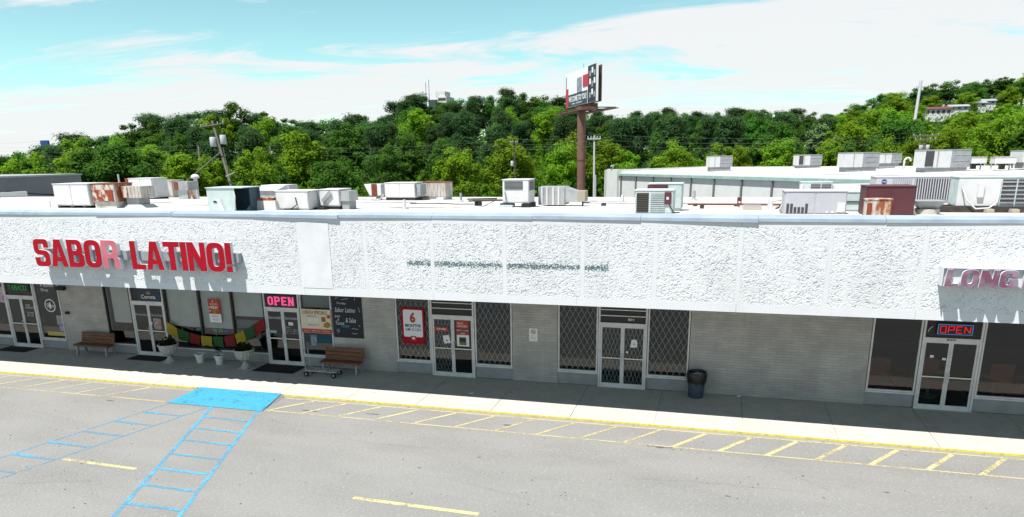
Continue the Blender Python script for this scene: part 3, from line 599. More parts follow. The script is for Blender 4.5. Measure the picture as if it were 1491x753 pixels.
text_mesh('820', (9.55, 9.80, 2.17, 2.235), -.031, 'house_number', M_black, mall, .02)

# ================================================================== SIGNS
def channel_sign(name, label, words, face_mats, z0, h, loc, race_z, race_x, letter_gap, shear=0, cabinet=None):
    root = thing(name, label, 'sign', loc)
    yb = OV - .221; yf = OV - .345
    for i, (x0, x1) in enumerate(race_x): MB().box(x0, x1, OV - .22, OV - .030, race_z[0], race_z[1]).build('raceway', M_grey if cabinet is None else cabinet, root)
    return root, yb, yf
def place_word(root, word, x0, x1, z0, h, yb, yf, m, gap, alt=None, shear=0):
    tot = sum(GLY[c][0] for c in word); k = (x1 - x0 - gap * (len(word) - 1)) / tot; x = x0
    for i, c in enumerate(word):
        w = GLY[c][0] * k; mb = glyph(MB(), c, x, z0, w, h, yf, yb, shear); L_ = mb.build('letter', M_ret, root)
        f = glyph(MB(), c, x + w * .012, z0 + h * .012, w * .976, h * .976, yf - .006, yf - .001, shear); f.build('letter_face', (alt or {}).get(i, m), L_)
        x += w + gap
sg, yb, yf = channel_sign('channel_letter_sign', 'raised red channel letters reading SABOR LATINO! on the white fascia', 0, 0, 0, 0, (-16.3, OV, 4.2), (4.46, 4.76), [(-19.9, -16.33), (-16.0, -11.98)], .05)
place_word(sg, 'SABOR', -20.12, -16.52, 4.17, .96, yb, yf, M_red, .03, {4: M_pink})
place_word(sg, 'LATINO!', -16.05, -12.14, 4.165, .96, yb, yf, M_red, .03)
sg2 = thing('channel_letter_sign', 'raised faded mauve letters reading LONG on a white backing box', 'sign', (9, OV, 4.4))
MB().box(8.24, 13.5, OV - .25, OV - .036, 4.42, 4.84).build('backing_box', M_hvac, sg2)
MB().box(8.20, 13.5, OV - .33, OV - .036, 4.845, 4.865).build('top_ledge', M_ret, sg2); MB().box(8.20, 8.22, OV - .33, OV - .036, 4.40, 4.844).build('end_plate', M_ret, sg2)
place_word(sg2, 'LONG', 8.26, 9.80, 4.40, .43, OV - .251, OV - .36, M_mauve, .035, None, .08)
place_word(sg2, 'I', 9.93, 10.05, 4.40, .43, OV - .251, OV - .36, M_mauve, .035, None, .08)

def plate(name, label, cat, a, b, z0, z1, y, m, t=.008, parent=None):
    o = MB().box(a, b, y, y + t, z0, z1).build(name, m, parent)
    if parent is None: tag(o, label, cat)
    return o
# pink OPEN board over the restaurant door
s = plate('open_sign', 'black board with pink slab letters reading OPEN above the restaurant door', 'sign', -13.62, -12.28, 2.27, 2.74, -.045, M_dark, .02)
x = -13.50
for c in 'OPEN':
    w = .235; mb = glyph(MB(), c, x, 2.335, w, .33, -.056, -.046)
    if c != 'O':
        for zz_ in (2.328, 2.625):
            if c == 'E': continue
            mb.box(x - .018, x + .105, -.058, -.0565, zz_, zz_ + .045)
    mb.build('letter', M_pinkled, s); x += .295
# LUNCH SPECIALS banner
s = plate('banner', 'cream LUNCH SPECIALS banner with food picture across the window', 'banner', -12.12, -10.87, 1.34, 2.25, -.075, M_cream)
y = -.0775
text_mesh('LUNCH SPECIALS', (-12.03, -11.02, 2.06, 2.20), y, 'lettering', M_brown, s, .02)
text_mesh('STARTING AT', (-11.88, -11.45, 1.96, 2.02), y, 'lettering', M_brown, s, .01)
text_mesh('$7.99', (-11.82, -11.40, 1.73, 1.91), y, 'price_lettering', M_paper, s, .03)
text_mesh('SERVED DAILY 11-2', (-11.86, -11.38, 1.62, 1.675), y, 'lettering', M_brown, s, .0)
plate('red_strip', '', '', -12.119, -10.871, 1.35, 1.50, y, M_orred, .002, s)
text_mesh('DINE IN   CARRY OUT   CATERING', (-12.03, -10.95, 1.395, 1.45), y - .002, 'lettering', M_cream, s, .0)
MB().prism([(-11.20, 1.60), (-11.02, 1.55), (-10.90, 1.62), (-10.90, 1.72), (-11.02, 1.80), (-11.18, 1.70)], y - .004, y).build('food_picture', mat('print_golden', (.50, .30, .04), .6, c2=(.24, .10, .02), ns=16), s)
MB().box(-11.26, -11.09, y - .003, y, 1.79, 1.97).build('food_picture', mat('print_food_brown', (.20, .08, .03), .6, c2=(.34, .18, .08), ns=18), s)
MB().cyl((-10.96, y - .004, 1.99), (-10.96, y, 1.99), .075, 14).build('round_badge', M_orred, s)
# chalkboard
s = plate('chalkboard', 'black chalkboard menu with chalk handwriting on the brick wall', 'chalkboard', -10.80, -9.60, 1.22, 2.78, -.045, M_chalkb, .04)
y = -.047
for body, fit, m in [('Sabor Latino', (-10.70, -9.86, 2.18, 2.36), M_chalk), ('BAR', (-10.72, -10.50, 1.98, 2.06), M_chalk), ('&', (-10.62, -10.54, 1.86, 1.94), M_chalk), ('Tacos', (-10.70, -10.34, 1.70, 1.84), M_chalk), ('& Salsa', (-10.28, -9.86, 1.80, 1.98), M_chalk), ('WARM', (-10.46, -10.14, 1.60, 1.70), M_cyan), ('Today', (-10.60, -10.2, 2.46, 2.56), M_chalk)]:
    text_mesh(body, fit, y, 'chalk_lettering', m, s, .01, shear=.25)
for pts in [[(-10.66, 2.66), (-10.60, 2.72), (-10.52, 2.70)], [(-10.40, 2.66), (-10.12, 2.70)], [(-9.86, 2.64), (-9.84, 2.74)], [(-10.05, 1.58), (-9.78, 1.56)], [(-10.06, 1.42), (-9.96, 1.38), (-9.82, 1.40)], [(-9.72, 2.38), (-9.68, 2.20)], [(-9.76, 1.72), (-9.70, 1.66)], [(-10.70, 1.52), (-10.60, 1.44), (-10.66, 1.38)], [(-10.60, 1.56), (-10.56, 1.42)]]:
    mb = MB(); [mb.bar((a[0], y + .002, a[1]), (b[0], y + .002, b[1]), .014, (0, 1, 0), .004) for a, b in zip(pts[:-1], pts[1:])]; mb.build('chalk_stroke', M_chalk, s)
# 6 MONTHS poster
s = plate('poster', 'red and white poster reading 6 MONTHS SAME AS CASH behind the grille', 'poster', -8.06, -7.16, 1.12, 2.46, .0, M_red, .012)
y = -.003
MB().prism(rpoly([(-7.98, 1.38, .05), (-7.24, 1.38, .05), (-7.24, 2.38, .05), (-7.98, 2.38, .05)]), y, y + .002).build('white_field', M_paper, s)
text_mesh('6', (-7.73, -7.50, 1.90, 2.30), y - .002, 'lettering', M_orred, s, .05)
text_mesh('MONTHS', (-7.92, -7.30, 1.74, 1.86), y - .002, 'lettering', M_navy, s, .04)
text_mesh('SAME AS CASH', (-7.92, -7.30, 1.60, 1.71), y - .002, 'lettering', M_navy, s, .01)
MB().box(-7.71, -7.51, y - .002, y - .001, 1.25, 1.42).build('emblem', M_orred, s)
MB().prism([(-7.66, 1.29), (-7.56, 1.29), (-7.56, 1.35), (-7.61, 1.39), (-7.66, 1.35)], y - .004, y - .0025).build('emblem_house', M_paper, s)
# papers on the doors
def paper(label, pts, y, m, name='paper_notice', cat='notice'):
    mb = MB(); mb.prism(pts, y, y + .003); return tag(mb.build(name, m), label, cat)
s = paper('small red stay-open notice on left leaf of the door beside the poster', [(-6.80, 1.66), (-6.26, 1.64), (-6.26, 1.79), (-6.80, 1.81)], .012, M_orred, 'door_notice')
text_mesh('STAY OPEN', (-6.70, -6.36, 1.69, 1.76), .0095, 'lettering', M_paper, s, .02)
s = paper('crooked white sheet taped to the left door leaf near the poster', [(-6.44, 1.19), (-6.18, 1.23), (-6.25, 1.52), (-6.49, 1.48)], .013, M_paper)
MB().cyl((-6.33, .011, 1.31), (-6.33, .0125, 1.31), .03, 8).build('print_mark', M_dark, s)
s = paper('red SPACE AVAILABLE leasing sign on the right door leaf', [(-5.97, 1.77), (-5.49, 1.77), (-5.49, 2.06), (-5.97, 2.06)], .012, M_orred, 'leasing_sign', 'sign')
text_mesh('SPACE\nAVAILABLE', (-5.92, -5.54, 1.83, 2.0), .0095, 'lettering', M_cream, s, .02)
s = paper('white strip with phone number below the red leasing sign', [(-5.97, 1.66), (-5.49, 1.66), (-5.49, 1.755), (-5.97, 1.755)], .012, M_dark)
text_mesh('205.713.1738', (-5.95, -5.51, 1.68, 1.735), .0095, 'lettering', M_paper, s, .02)
s = paper('narrow red strip above the white framed notice on the door', [(-5.95, 1.555), (-5.49, 1.555), (-5.49, 1.645), (-5.95, 1.645)], .012, M_orred)
text_mesh('CALL NOW', (-5.80, -5.64, 1.575, 1.625), .0095, 'lettering', M_paper, s, .02)
s = paper('white notice with a dark picture on the right door leaf', [(-5.95, 1.13), (-5.49, 1.13), (-5.49, 1.545), (-5.95, 1.545)], .012, M_paper)
MB().box(-5.86, -5.60, .0095, .0115, 1.18, 1.46).build('print_field', M_dark, s); MB().box(-5.84, -5.62, .007, .009, 1.20, 1.28).build('print_field', mat('print_olive', (.25, .22, .03), .7), s)
paper('pink oval sticker beside the door handle', [(-6.05, 1.21), (-5.98, 1.24), (-5.95, 1.25), (-5.975, 1.29), (-6.05, 1.29), (-6.08, 1.25)], -.008, mat('print_pink', (.6, .16, .2), .6), 'sticker', 'sticker')
s = plate('wall_notice', 'white no smoking notice on brick between the grilled storefronts', 'notice', -3.28, -2.98, 1.46, 1.92, -.014, M_paper, .012)
mb = MB(); pr = None
for k in range(14):
    a0 = k * math.pi / 7; a1 = (k + 1) * math.pi / 7; mb.bar((-3.13 + .075 * math.cos(a0), -.017, 1.80 + .075 * math.sin(a0)), (-3.13 + .075 * math.cos(a1), -.017, 1.80 + .075 * math.sin(a1)), .018, (0, 1, 0), .004)
mb.bar((-3.18, -.017, 1.85), (-3.08, -.017, 1.75), .016, (0, 1, 0), .004); mb.build('prohibition_ring', M_orred, s)
MB().box(-3.175, -3.085, -.0165, -.0145, 1.785, 1.81).build('print_mark', M_dark, s)
text_mesh('NO\nSMOKING', (-3.22, -3.04, 1.55, 1.67), -.0155, 'lettering', M_grey, s, .0)
s = paper('white notice on the right leaf of the fully grilled door', [(.20, 1.42), (.42, 1.43), (.44, 1.60), (.40, 1.70), (.24, 1.69)], .012, M_paper)
MB().cyl((.33, .0095, 1.54), (.33, .0115, 1.54), .035, 8).build('print_mark', M_grey, s)
paper('tiny white sticker above the handle of the fully grilled door', [(.06, 1.22), (.14, 1.22), (.14, 1.28), (.06, 1.28)], .012, M_paper, 'sticker', 'sticker')
# neon OPEN sign over the right hand door
s = thing('neon_sign', 'red neon OPEN sign in a blue neon border above the right door', 'sign', (9.72, -.06, 2.4))
MB().box(9.24, 10.21, -.052, -.034, 2.35, 2.70).build('backing_panel', M_dark, s)
mb = MB(); c_ = [(9.27, 2.38), (10.18, 2.38), (10.18, 2.67), (9.27, 2.67), (9.27, 2.38)]
for a, b in zip(c_[:-1], c_[1:]): mb.cyl((a[0], -.068, a[1]), (b[0], -.068, b[1]), .011, 6)
mb.build('neon_border', M_blueneon, s)
def neon(chs, x, z, w, h, gap, y, r, m, parent):
    S = {'O': [(0, 0), (1, 0), (1, 1), (0, 1), (0, 0)], 'P': [(0, 0), (0, 1), (1, 1), (1, .45), (0, .45)], 'E': [(1, 0), (0, 0), (0, 1), (1, 1), (0, 1), (0, .5), (.8, .5)], 'N': [(0, 0), (0, 1), (1, 0), (1, 1)],
         'T': [(0, 1), (1, 1), (.5, 1), (.5, 0)], 'A': [(0, 0), (.5, 1), (1, 0), (.75, .45), (.25, .45)], 'B': [(0, 0), (0, 1), (.8, .95), (.8, .6), (0, .52), (1, .45), (1, 0), (0, 0)], 'C': [(1, .15), (.7, 0), (.2, 0), (0, .3), (0, .7), (.2, 1), (.7, 1), (1, .85)]}
    for c in chs:
        mb = MB(); p = [(x + a * w, y, z + b * h) for a, b in S[c]]; mb.path(p, r, 6); mb.build('neon_letter', m, parent); x += w + gap
neon('OPEN', 9.33, 2.43, .145, .19, .07, -.07, .014, M_redneon, s)
mb = MB(); mb.path([(9.02, -.06, 2.44), (9.05, -.065, 2.53), (9.12, -.06, 2.60)], .012); tag(mb.build('hanging_cord', M_alu), 'pale curved cord beside the neon OPEN sign', 'cord')
s = thing('neon_sign', 'green neon TABACO sign above the far left shop door', 'sign', (-25.7, -.05, 2.45))
MB().box(-26.15, -25.0, -.02, -.004, 2.44, 2.74).build('backing_panel', M_dark, s)
neon('TABACO', -26.08, 2.50, .13, .17, .035, -.04, .014, M_grneon, s)
# beer sign above the left restaurant door
s = plate('transom_sign', 'dark blue beer sign with a gold crown above left restaurant door', 'sign', -19.45, -18.38, 2.27, 2.78, -.045, mat('beer_sign_blue', (.008, .03, .07), .4), .02)
text_mesh('Corona', (-19.30, -18.62, 2.36, 2.52), -.0475, 'lettering', M_paper, s, .01)
MB().prism([(-19.02, 2.55), (-18.84, 2.55), (-18.82, 2.66), (-18.88, 2.60), (-18.93, 2.68), (-18.98, 2.60), (-19.04, 2.66)], -.049, -.0465).build('crown_emblem', mat('print_gold', (.42, .28, .05), .5), s)
# red festive poster
s = plate('poster', 'red festival poster with yellow and white print in the restaurant window', 'poster', -16.24, -15.70, 1.52, 2.44, .022, M_orred, .006)
y = .0195
MB().box(-16.239, -15.701, y, y + .002, 1.521, 1.86).build('white_field', M_paper, s)
text_mesh('TACO FIESTA', (-16.16, -15.80, 2.20, 2.28), y, 'lettering', M_cream, s, .02); text_mesh('FRIDAY', (-16.14, -15.80, 2.06, 2.17), y, 'lettering', M_paper, s, .03)
MB().prism([(-16.05, 1.88), (-15.92, 1.88), (-15.88, 2.02), (-16.09, 2.02)], y - .001, y + .001).build('drink_picture', M_fy, s)
for k, (px_, pz_) in enumerate([(-16.18, 1.98), (-15.80, 2.0), (-16.02, 2.36), (-15.86, 2.35), (-16.20, 2.12)]): MB().cyl((px_, y - .001, pz_), (px_, y + .001, pz_), .03, 7).build('confetti', M_fy if k % 2 else M_paper, s)
text_mesh('RESERVE NOW', (-16.12, -15.82, 1.74, 1.80), y - .002, 'lettering', M_orred, s, .0); text_mesh('FRI  SAT', (-16.10, -15.82, 1.60, 1.66), y - .002, 'lettering', M_dark, s, .0)
# window lettering and small papers, left shops
def decal(label, body, fit, y, m, bold=.01, name='window_lettering'):
    o = text_mesh(body, fit, y, name, m, None, bold); return tag(o, label, 'lettering')
decal('white lettering on the door under the green neon sign', 'LA VIDA\nBARBER SHOP\n\nTUE TO SAT\n9 AM - 6 PM', (-25.42, -24.98, 1.35, 1.88), .016, M_paper, .0)
decal('white shop lettering at the top of the far left window', 'A Barber\nShop', (-24.45, -23.72, 2.42, 2.78), .037, M_paper, .0)
s = thing('window_emblem', 'round white ring emblem on the dark barber shop window', 'emblem', (-24.1, .03, 1.9))
mb = MB()
for k in range(24):
    a0 = k * math.pi / 12; a1 = (k + 1) * math.pi / 12; mb.bar((-24.10 + .26 * math.cos(a0), .034, 1.86 + .26 * math.sin(a0)), (-24.10 + .26 * math.cos(a1), .034, 1.86 + .26 * math.sin(a1)), .045, (0, 1, 0), .004)
mb.build('ring', M_paper, s); text_mesh('Sho', (-24.28, -23.90, 1.78, 1.95), .034, 'lettering', M_paper, s, .01)
MB().prism([(-24.14, 1.72), (-24.06, 1.72), (-24.03, 1.90), (-24.10, 2.02), (-24.17, 1.90)], .030, .033).build('emblem_drop', M_paper, s)
paper('grey portrait print low in the barber shop window', [(-23.88, 1.05), (-23.56, 1.05), (-23.56, 1.45), (-23.88, 1.45)], .030, M_grey, 'window_print', 'print')
paper('lilac square sticker low in the barber shop window', [(-23.80, .78), (-23.58, .78), (-23.58, 1.02), (-23.80, 1.02)], .028, mat('print_lilac', (.45, .42, .62), .6), 'sticker', 'sticker')
paper('yellow strip along the foot of the barber shop window', [(-24.50, .56), (-23.56, .56), (-23.56, .74), (-24.50, .74)], .033, mat('print_pale_yellow', (.62, .50, .16), .6), 'window_strip', 'sign')
paper('pink and white poster at the left edge of the picture', [(-27.2, 1.9), (-26.52, 1.9), (-26.52, 2.6), (-27.2, 2.6)], .030, mat('print_magenta', (.42, .16, .42), .6, c2=(.62, .60, .66), ns=4, lo=.45, hi=.55), 'poster', 'poster')
for nm, xa, xb in (('left', -19.76, -19.22), ('right', -18.98, -18.46)):
    decal(f'white script lettering on the {nm} leaf of the beer sign door', 'Bienvenidos', (xa, xb, 1.64, 1.74), .016, M_chalk, .0)
paper('reddish patterned flyer on the door under the beer sign', [(-18.94, 1.10), (-18.58, 1.10), (-18.58, 1.55), (-18.94, 1.55)], .014, mat('print_busy_red', (.40, .16, .18), .6, c2=(.50, .46, .48), ns=14, lo=.45, hi=.55), 'flyer', 'flyer')
paper('small round white sticker on the door under the beer sign', [(-19.02 + .045 * math.cos(k * .785), 1.36 + .045 * math.sin(k * .785)) for k in range(8)], -.008, M_paper, 'sticker', 'sticker')
for nm, xa, xb in (('left', -13.58, -13.02), ('right', -12.88, -12.32)):
    decal(f'white script lettering on the {nm} leaf of the door under pink OPEN', 'Bienvenidos', (xa, xb, 1.78, 1.90), .016, M_chalk, .0)
decal('small white opening hours lettering on the right door leaf by the banner', 'HOURS\nMON 11-9  TUE 11-9\nWED 11-9  THU 11-9\nFRI 11-10  SAT 11-10', (-12.88, -12.33, 1.22, 1.50), .016, M_chalk, .0)
s = paper('pale blue PULL plate on the left leaf under pink OPEN', [(-13.58, 1.22), (-13.28, 1.22), (-13.28, 1.34), (-13.58, 1.34)], .012, mat('print_pale_blue', (.16, .34, .42), .6), 'door_plate', 'sign')
text_mesh('PULL', (-13.55, -13.31, 1.25, 1.31), .0095, 'lettering', M_paper, s, .02)
paper('small white card on the right door leaf above the opening hours', [(-12.74, 1.56), (-12.54, 1.56), (-12.54, 1.68), (-12.74, 1.68)], .012, M_paper)
s = paper('blue edged flyer in the window under the lunch banner', [(-11.86, .78), (-11.58, .78), (-11.58, 1.24), (-11.86, 1.24)], .030, mat('print_sky_blue', (.08, .24, .52), .6), 'flyer', 'flyer')
MB().box(-11.83, -11.61, .0275, .0295, .82, 1.16).build('print_field', mat('print_photo', (.50, .40, .34), .6, c2=(.2, .2, .25), ns=12), s)
paper('tilted white notices on the neon door left pane', [(9.18, 1.62), (9.28, 1.62), (9.28, 1.70), (9.18, 1.70)], .012, M_paper); paper('white card by the middle stile of the neon door', [(9.52, 1.56), (9.62, 1.56), (9.62, 1.63), (9.52, 1.63)], .012, M_paper)

# ================================================================== SIDEWALK THINGS
def bench(label, x0, x1, yb, rot=0):
    W = x1 - x0; root = thing('park_bench', label, 'bench', ((x0 + x1) / 2, yb, 0), 'wooden benches on the sidewalk'); h = W / 2
    def B(mb, n, m): return mb.build(n, m, root, local=True)
    for i, y_ in enumerate((-.50, -.37, -.24)): B(MB().box(-h, h, y_ - .058, y_ + .058, .385 + .004 * i, .455 + .004 * i), 'seat_plank', M_wood)
    for i, z in enumerate((.53, .67, .81)):
        o = .03 * i; B(MB().hexa([(-h + .02, -.15 + o, z - .06), (h - .02, -.15 + o, z - .06), (h - .02, -.105 + o, z - .06), (-h + .02, -.105 + o, z - .06), (-h + .02, -.13 + o, z + .065), (h - .02, -.13 + o, z + .065), (h - .02, -.085 + o, z + .065), (-h + .02, -.085 + o, z + .065)]), 'back_plank', M_wood)
    for s_ in (-1, 1):
        x = s_ * (h - .12)
        B(MB().bar((x, -.53, 0), (x, -.48, .384), .085, (1, 0, 0), .06), 'leg', M_grey); B(MB().bar((x, -.06, 0), (x, -.16, .40), .085, (1, 0, 0), .06).bar((x, -.118, .40), (x, -.02, .86), .05, (1, 0, 0), .04), 'leg', M_grey)
        B(MB().bar((x, -.50, .355), (x, -.17, .355), .05, (0, 0, 1), .045), 'seat_bearer', M_grey)
    return root
bench('weathered wooden bench against brick between the barber shop and restaurant', -22.45, -20.75, -.14)
bench('weathered wooden bench beneath the chalkboard', -11.08, -9.50, -.22)
# flatbed stock cart in front of the bench
c = thing('flatbed_cart', 'silver flatbed stock cart with push handle before the chalkboard bench', 'cart', (-10.9, -1.05, 0))
mb = MB(); [mb.bar((-11.42, y_, .22), (-10.15, y_, .22), .035, (0, 0, 1)) for y_ in (-1.24, -1.05, -.86)]; [mb.bar((x_, -1.25, .222), (x_, -.85, .222), .03, (0, 0, 1)) for x_ in (-11.4, -10.98, -10.58, -10.17)]; mb.build('deck_frame', M_steel, c)
MB().path([(-11.40, -1.22, .22), (-11.46, -1.22, .95), (-11.46, -.88, .95), (-11.40, -.88, .22)], .017, 8).path([(-11.435, -1.22, .55), (-11.435, -.88, .55)], .013, 6).build('handle', M_steel, c)
for x_, y_ in ((-10.26, -1.27), (-10.26, -.83), (-11.36, -1.27), (-11.36, -.83)):
    w_ = MB().cyl((x_, y_ - .025, .10), (x_, y_ + .025, .10), .10, 16).build('wheel', M_black, c); MB().cyl((x_, y_ - .028, .10), (x_, y_ + .028, .10), .04, 10).build('hub', M_steel, w_)
    MB().box(x_ - .02, x_ + .02, y_ - .012, y_ + .012, .195, .21).build('caster_fork', M_steel, c)
# urns
def leaf_cluster(mb, c, n, r, s, seed, up=.5):
    rr = random.Random(seed)
    for _ in range(n):
        d = Vector((rr.gauss(0, 1), rr.gauss(0, 1), abs(rr.gauss(0, 1)) * up)).normalized() * r * rr.random() ** .4; p = Vector(c) + d
        u = Vector((rr.gauss(0, 1), rr.gauss(0, 1), rr.gauss(.4, 1))).normalized(); v = u.orthogonal().normalized(); k = s * rr.uniform(.6, 1.3)
        mb.add([p - u * k * .3, p + v * k * .4, p + u * k, p - v * k * .4], [(0, 1, 2, 3)])
M_dkleaf = mat_leaf('dark_plant_leaves', (.018, .03, .012), (.012, .018, .008), .1, .2)
def urn(label, x, y_, seed):
    u = thing('urn_planter', label, 'planter', (x, y_, 0), 'cast stone urns by the restaurant')
    MB().box(x - .20, x + .20, y_ - .20, y_ + .20, 0, .05).build('plinth', M_stone, u)
    MB().lathe((x, y_, .05), [(.19, 0), (.185, .04), (.13, .09), (.085, .16), (.08, .22), (.11, .25)], 24).build('foot', M_stone, u, smooth=True)
    MB().lathe((x, y_, .30), [(.10, 0), (.20, .04), (.285, .12), (.32, .22), (.335, .34), (.335, .36), (.39, .39), (.40, .42), (.385, .45), (.34, .45), (.33, .38), (.05, .37)], 48, .055, 16, (2, 4)).build('bowl', M_stone, u, smooth=True)
    MB().cyl((x, y_, .66), (x, y_, .70), .325, 20).build('soil', M_soil, u)
    mb = MB(); leaf_cluster(mb, (x, y_, .74), 260, .30, .09, seed); mb.build('foliage', M_dkleaf, u)
urn('cast stone urn of dark plants beside the beer sign door', -17.72, -.75, 1); urn('cast stone urn of dark plants beside the door under pink OPEN', -14.25, -.80, 2)
def pot(label, x, y_, h, plant):
    p = thing('flower_pot', label, 'pot', (x, y_, 0), 'white pots under the restaurant window')
    MB().lathe((x, y_, 0), [(.12, 0), (.165, h - .07), (.19, h - .06), (.195, h), (.17, h), (.16, h - .05), (.02, h - .06)], 20).build('tub', M_pot, p, smooth=True)
    MB().cyl((x, y_, h - .07), (x, y_, h - .045), .155, 14).build('soil', M_soil, p)
    if plant:
        mb = MB(); leaf_cluster(mb, (x, y_, h + .16), 26, .13, .06, 5, 1.2); mb.build('seedling', M_dkleaf, p)['kind'] = 'stuff'
        st = MB(); [st.cyl((x + a, y_ + b, h - .05), (x + a * 4, y_ + b * 3, h + .2), .006, 5) for a, b in ((.02, .01), (-.02, .0), (.0, -.02))]; st.build('stem', M_fg, p)
pot('empty white flower pot, left of the two under the window', -16.52, -.50, .36, False); pot('white flower pot with a thin seedling, right of the pair', -15.60, -.55, .37, True)
for lb, x0, x1, y0, y1 in [('black doormat at the far left shop door', -26.5, -24.95, -.86, -.12), ('black doormat at the beer sign door', -19.82, -18.2, -.80, -.10), ('wide black doormat at the door under pink OPEN', -13.80, -12.05, -1.10, -.09)]:
    mm = thing('doormat', lb, 'doormat', ((x0 + x1) / 2, (y0 + y1) / 2, 0), 'black doormats'); MB().box(x0, x1, y0, y1, .001, .012).build('rubber_edge', M_black, mm); MB().box(x0 + .06, x1 - .06, y0 + .06, y1 - .06, .0125, .02).build('pile', mat('mat_pile', (.016, .015, .017), .95, bump=.5, bs=120), mm)
# rubbish bin
b_ = thing('rubbish_bin', 'blue grey rubbish bin with black liner on the sidewalk', 'bin', (2.42, -.42, 0))
MB().lathe((2.42, -.42, 0), [(.23, 0), (.24, .03), (.27, .45), (.285, .78), (.30, .80), (.30, .83), (.275, .83), (.26, .6), (.05, .5)], 24).build('barrel', M_can, b_, smooth=True)
bg_ = MB(); n = 28; prof = [(.30, .52), (.312, .60), (.318, .72), (.315, .82), (.30, .855), (.27, .845), (.24, .70), (.05, .66)]
rr = random.Random(3); vs_ = []
for k, (r_, z_) in enumerate(prof):
    for i in range(n):
        t = 2 * math.pi * i / n; q = r_ + (.012 * math.sin(i * 2.3 + k) if 0 < k < 6 else 0); zz_ = z_ + (rr.uniform(-.09, .05) if k == 0 else 0); vs_.append((2.42 + q * math.cos(t), -.42 + q * math.sin(t), zz_))
bg_.add(vs_, [(k * n + i, k * n + (i + 1) % n, (k + 1) * n + (i + 1) % n, (k + 1) * n + i) for k in range(len(prof) - 1) for i in range(n)]); bg_.build('bin_liner', M_bag, b_, smooth=True)
def crumple(label, x, y_, z, s, m, seed, name='crumpled_paper'):
    r = random.Random(seed); mb = MB(); P = []
    for i in range(4):
        for j in range(4): P.append((x + (i - 1.5) * s / 3 + r.uniform(-.1, .1) * s, y_ + (j - 1.5) * s / 3 + r.uniform(-.1, .1) * s, z + r.uniform(.02, .30) * s))
    mb.add(P, [(i * 4 + j, (i + 1) * 4 + j, (i + 1) * 4 + j + 1, i * 4 + j + 1) for i in range(3) for j in range(3)]); return tag(mb.build(name, m), label, 'litter')
crumple('pale blue paper litter on top of the full bin', 2.50, -.46, .78, .22, mat('litter_blue', (.42, .5, .68), .7), 1, 'paper_litter'); crumple('brown food wrapper in the bin', 2.30, -.40, .76, .18, mat('litter_brown', (.25, .09, .05), .7), 2, 'paper_litter'); crumple('white napkin in the bin beside the blue litter', 2.38, -.55, .77, .16, M_paper, 4, 'paper_litter')
crumple('white scrap of paper against the long brick wall', 3.77, -.10, .002, .14, M_paper, 7); crumple('small white scrap on the sidewalk before the poster door', -4.83, -1.84, .002, .13, M_paper, 9)
# cloth bunting across the restaurant windows
bt = thing('cloth_bunting', 'string of red, yellow and green cloth flags across restaurant windows', 'bunting', (-16, -.12, 1.2))
cl = [(-18.22, 1.48), (-17.72, 1.22), (-17.20, 1.08), (-16.70, .98), (-16.15, .97), (-15.65, .99), (-15.12, 1.10), (-14.66, 1.30), (-14.22, 1.52), (-13.72, 1.82)]
mb = MB(); mb.path([(a, -.10, b) for a, b in cl], .006, 5); mb.build('string', M_black, bt)
for i, (a, b) in enumerate(zip(cl[:-1], cl[1:])):
    m = (M_fy, M_fg, M_fr)[i % 3]; P = []; x0, z0 = a; x1, z1 = b; x0 += .02; x1 -= .02; nx_, nz_ = 6, 5; hgt = .42
    dxn = (z1 - z0) / (x1 - x0) * .5
    for j in range(nz_ + 1):
        for k in range(nx_ + 1):
            u = k / nx_; v = j / nz_; P.append((x0 + (x1 - x0) * u + v * hgt * dxn * .6, -.10 - .03 * math.sin(u * 5 + i) * v - .01 * math.sin(9 * v + i), z0 + (z1 - z0) * u - v * hgt * (1 + .05 * math.sin(3 * u + i))))
    q = MB().add(P, [(j * 7 + k, j * 7 + k + 1, (j + 1) * 7 + k + 1, (j + 1) * 7 + k) for j in range(nz_) for k in range(nx_)]); q.build('flag', m, bt, smooth=True)
pb = thing('paper_bunting', 'row of small coloured paper pennants inside the restaurant window', 'bunting', (-15.9, .12, 1.3))
for k in range(9):
    x = -17.05 + k * .26; m = (M_ft, M_fb, M_fr, M_ft)[k % 4]; MB().prism([(x, 1.24), (x + .24, 1.24), (x + .20, 1.06), (x + .12, 1.13), (x + .04, 1.06)], .105, .108).build('pennant', m, pb)
# furniture seen through the right hand shop glass
for lb, x, y_ in [('dark red armchair inside the right shop, left window', 8.1, 1.0), ('dark red armchair inside the right shop, behind the neon door', 9.6, 1.3), ('dark red armchair inside the right shop, right window', 11.6, 1.0)]:
    a = thing('salon_chair', lb, 'chair', (x, y_, .012), 'chairs inside the right shop'); mm = mat('dark_red_leather', (.50, .10, .05), .5)
    MB().box(x - .33, x + .33, y_ - .3, y_ + .3, .40, .56).build('seat', mm, a); MB().box(x - .33, x + .33, y_ + .3, y_ + .45, .45, 1.2).build('backrest', mm, a)
    for s_ in (-1, 1): MB().box(x + s_ * .38 - .045, x + s_ * .38 + .045, y_ - .3, y_ + .4, .40, .76).build('armrest', mm, a)
    MB().cyl((x, y_, .012), (x, y_, .40), .05, 10).cyl((x, y_, .012), (x, y_, .05), .28, 16).build('pedestal', M_steel, a)

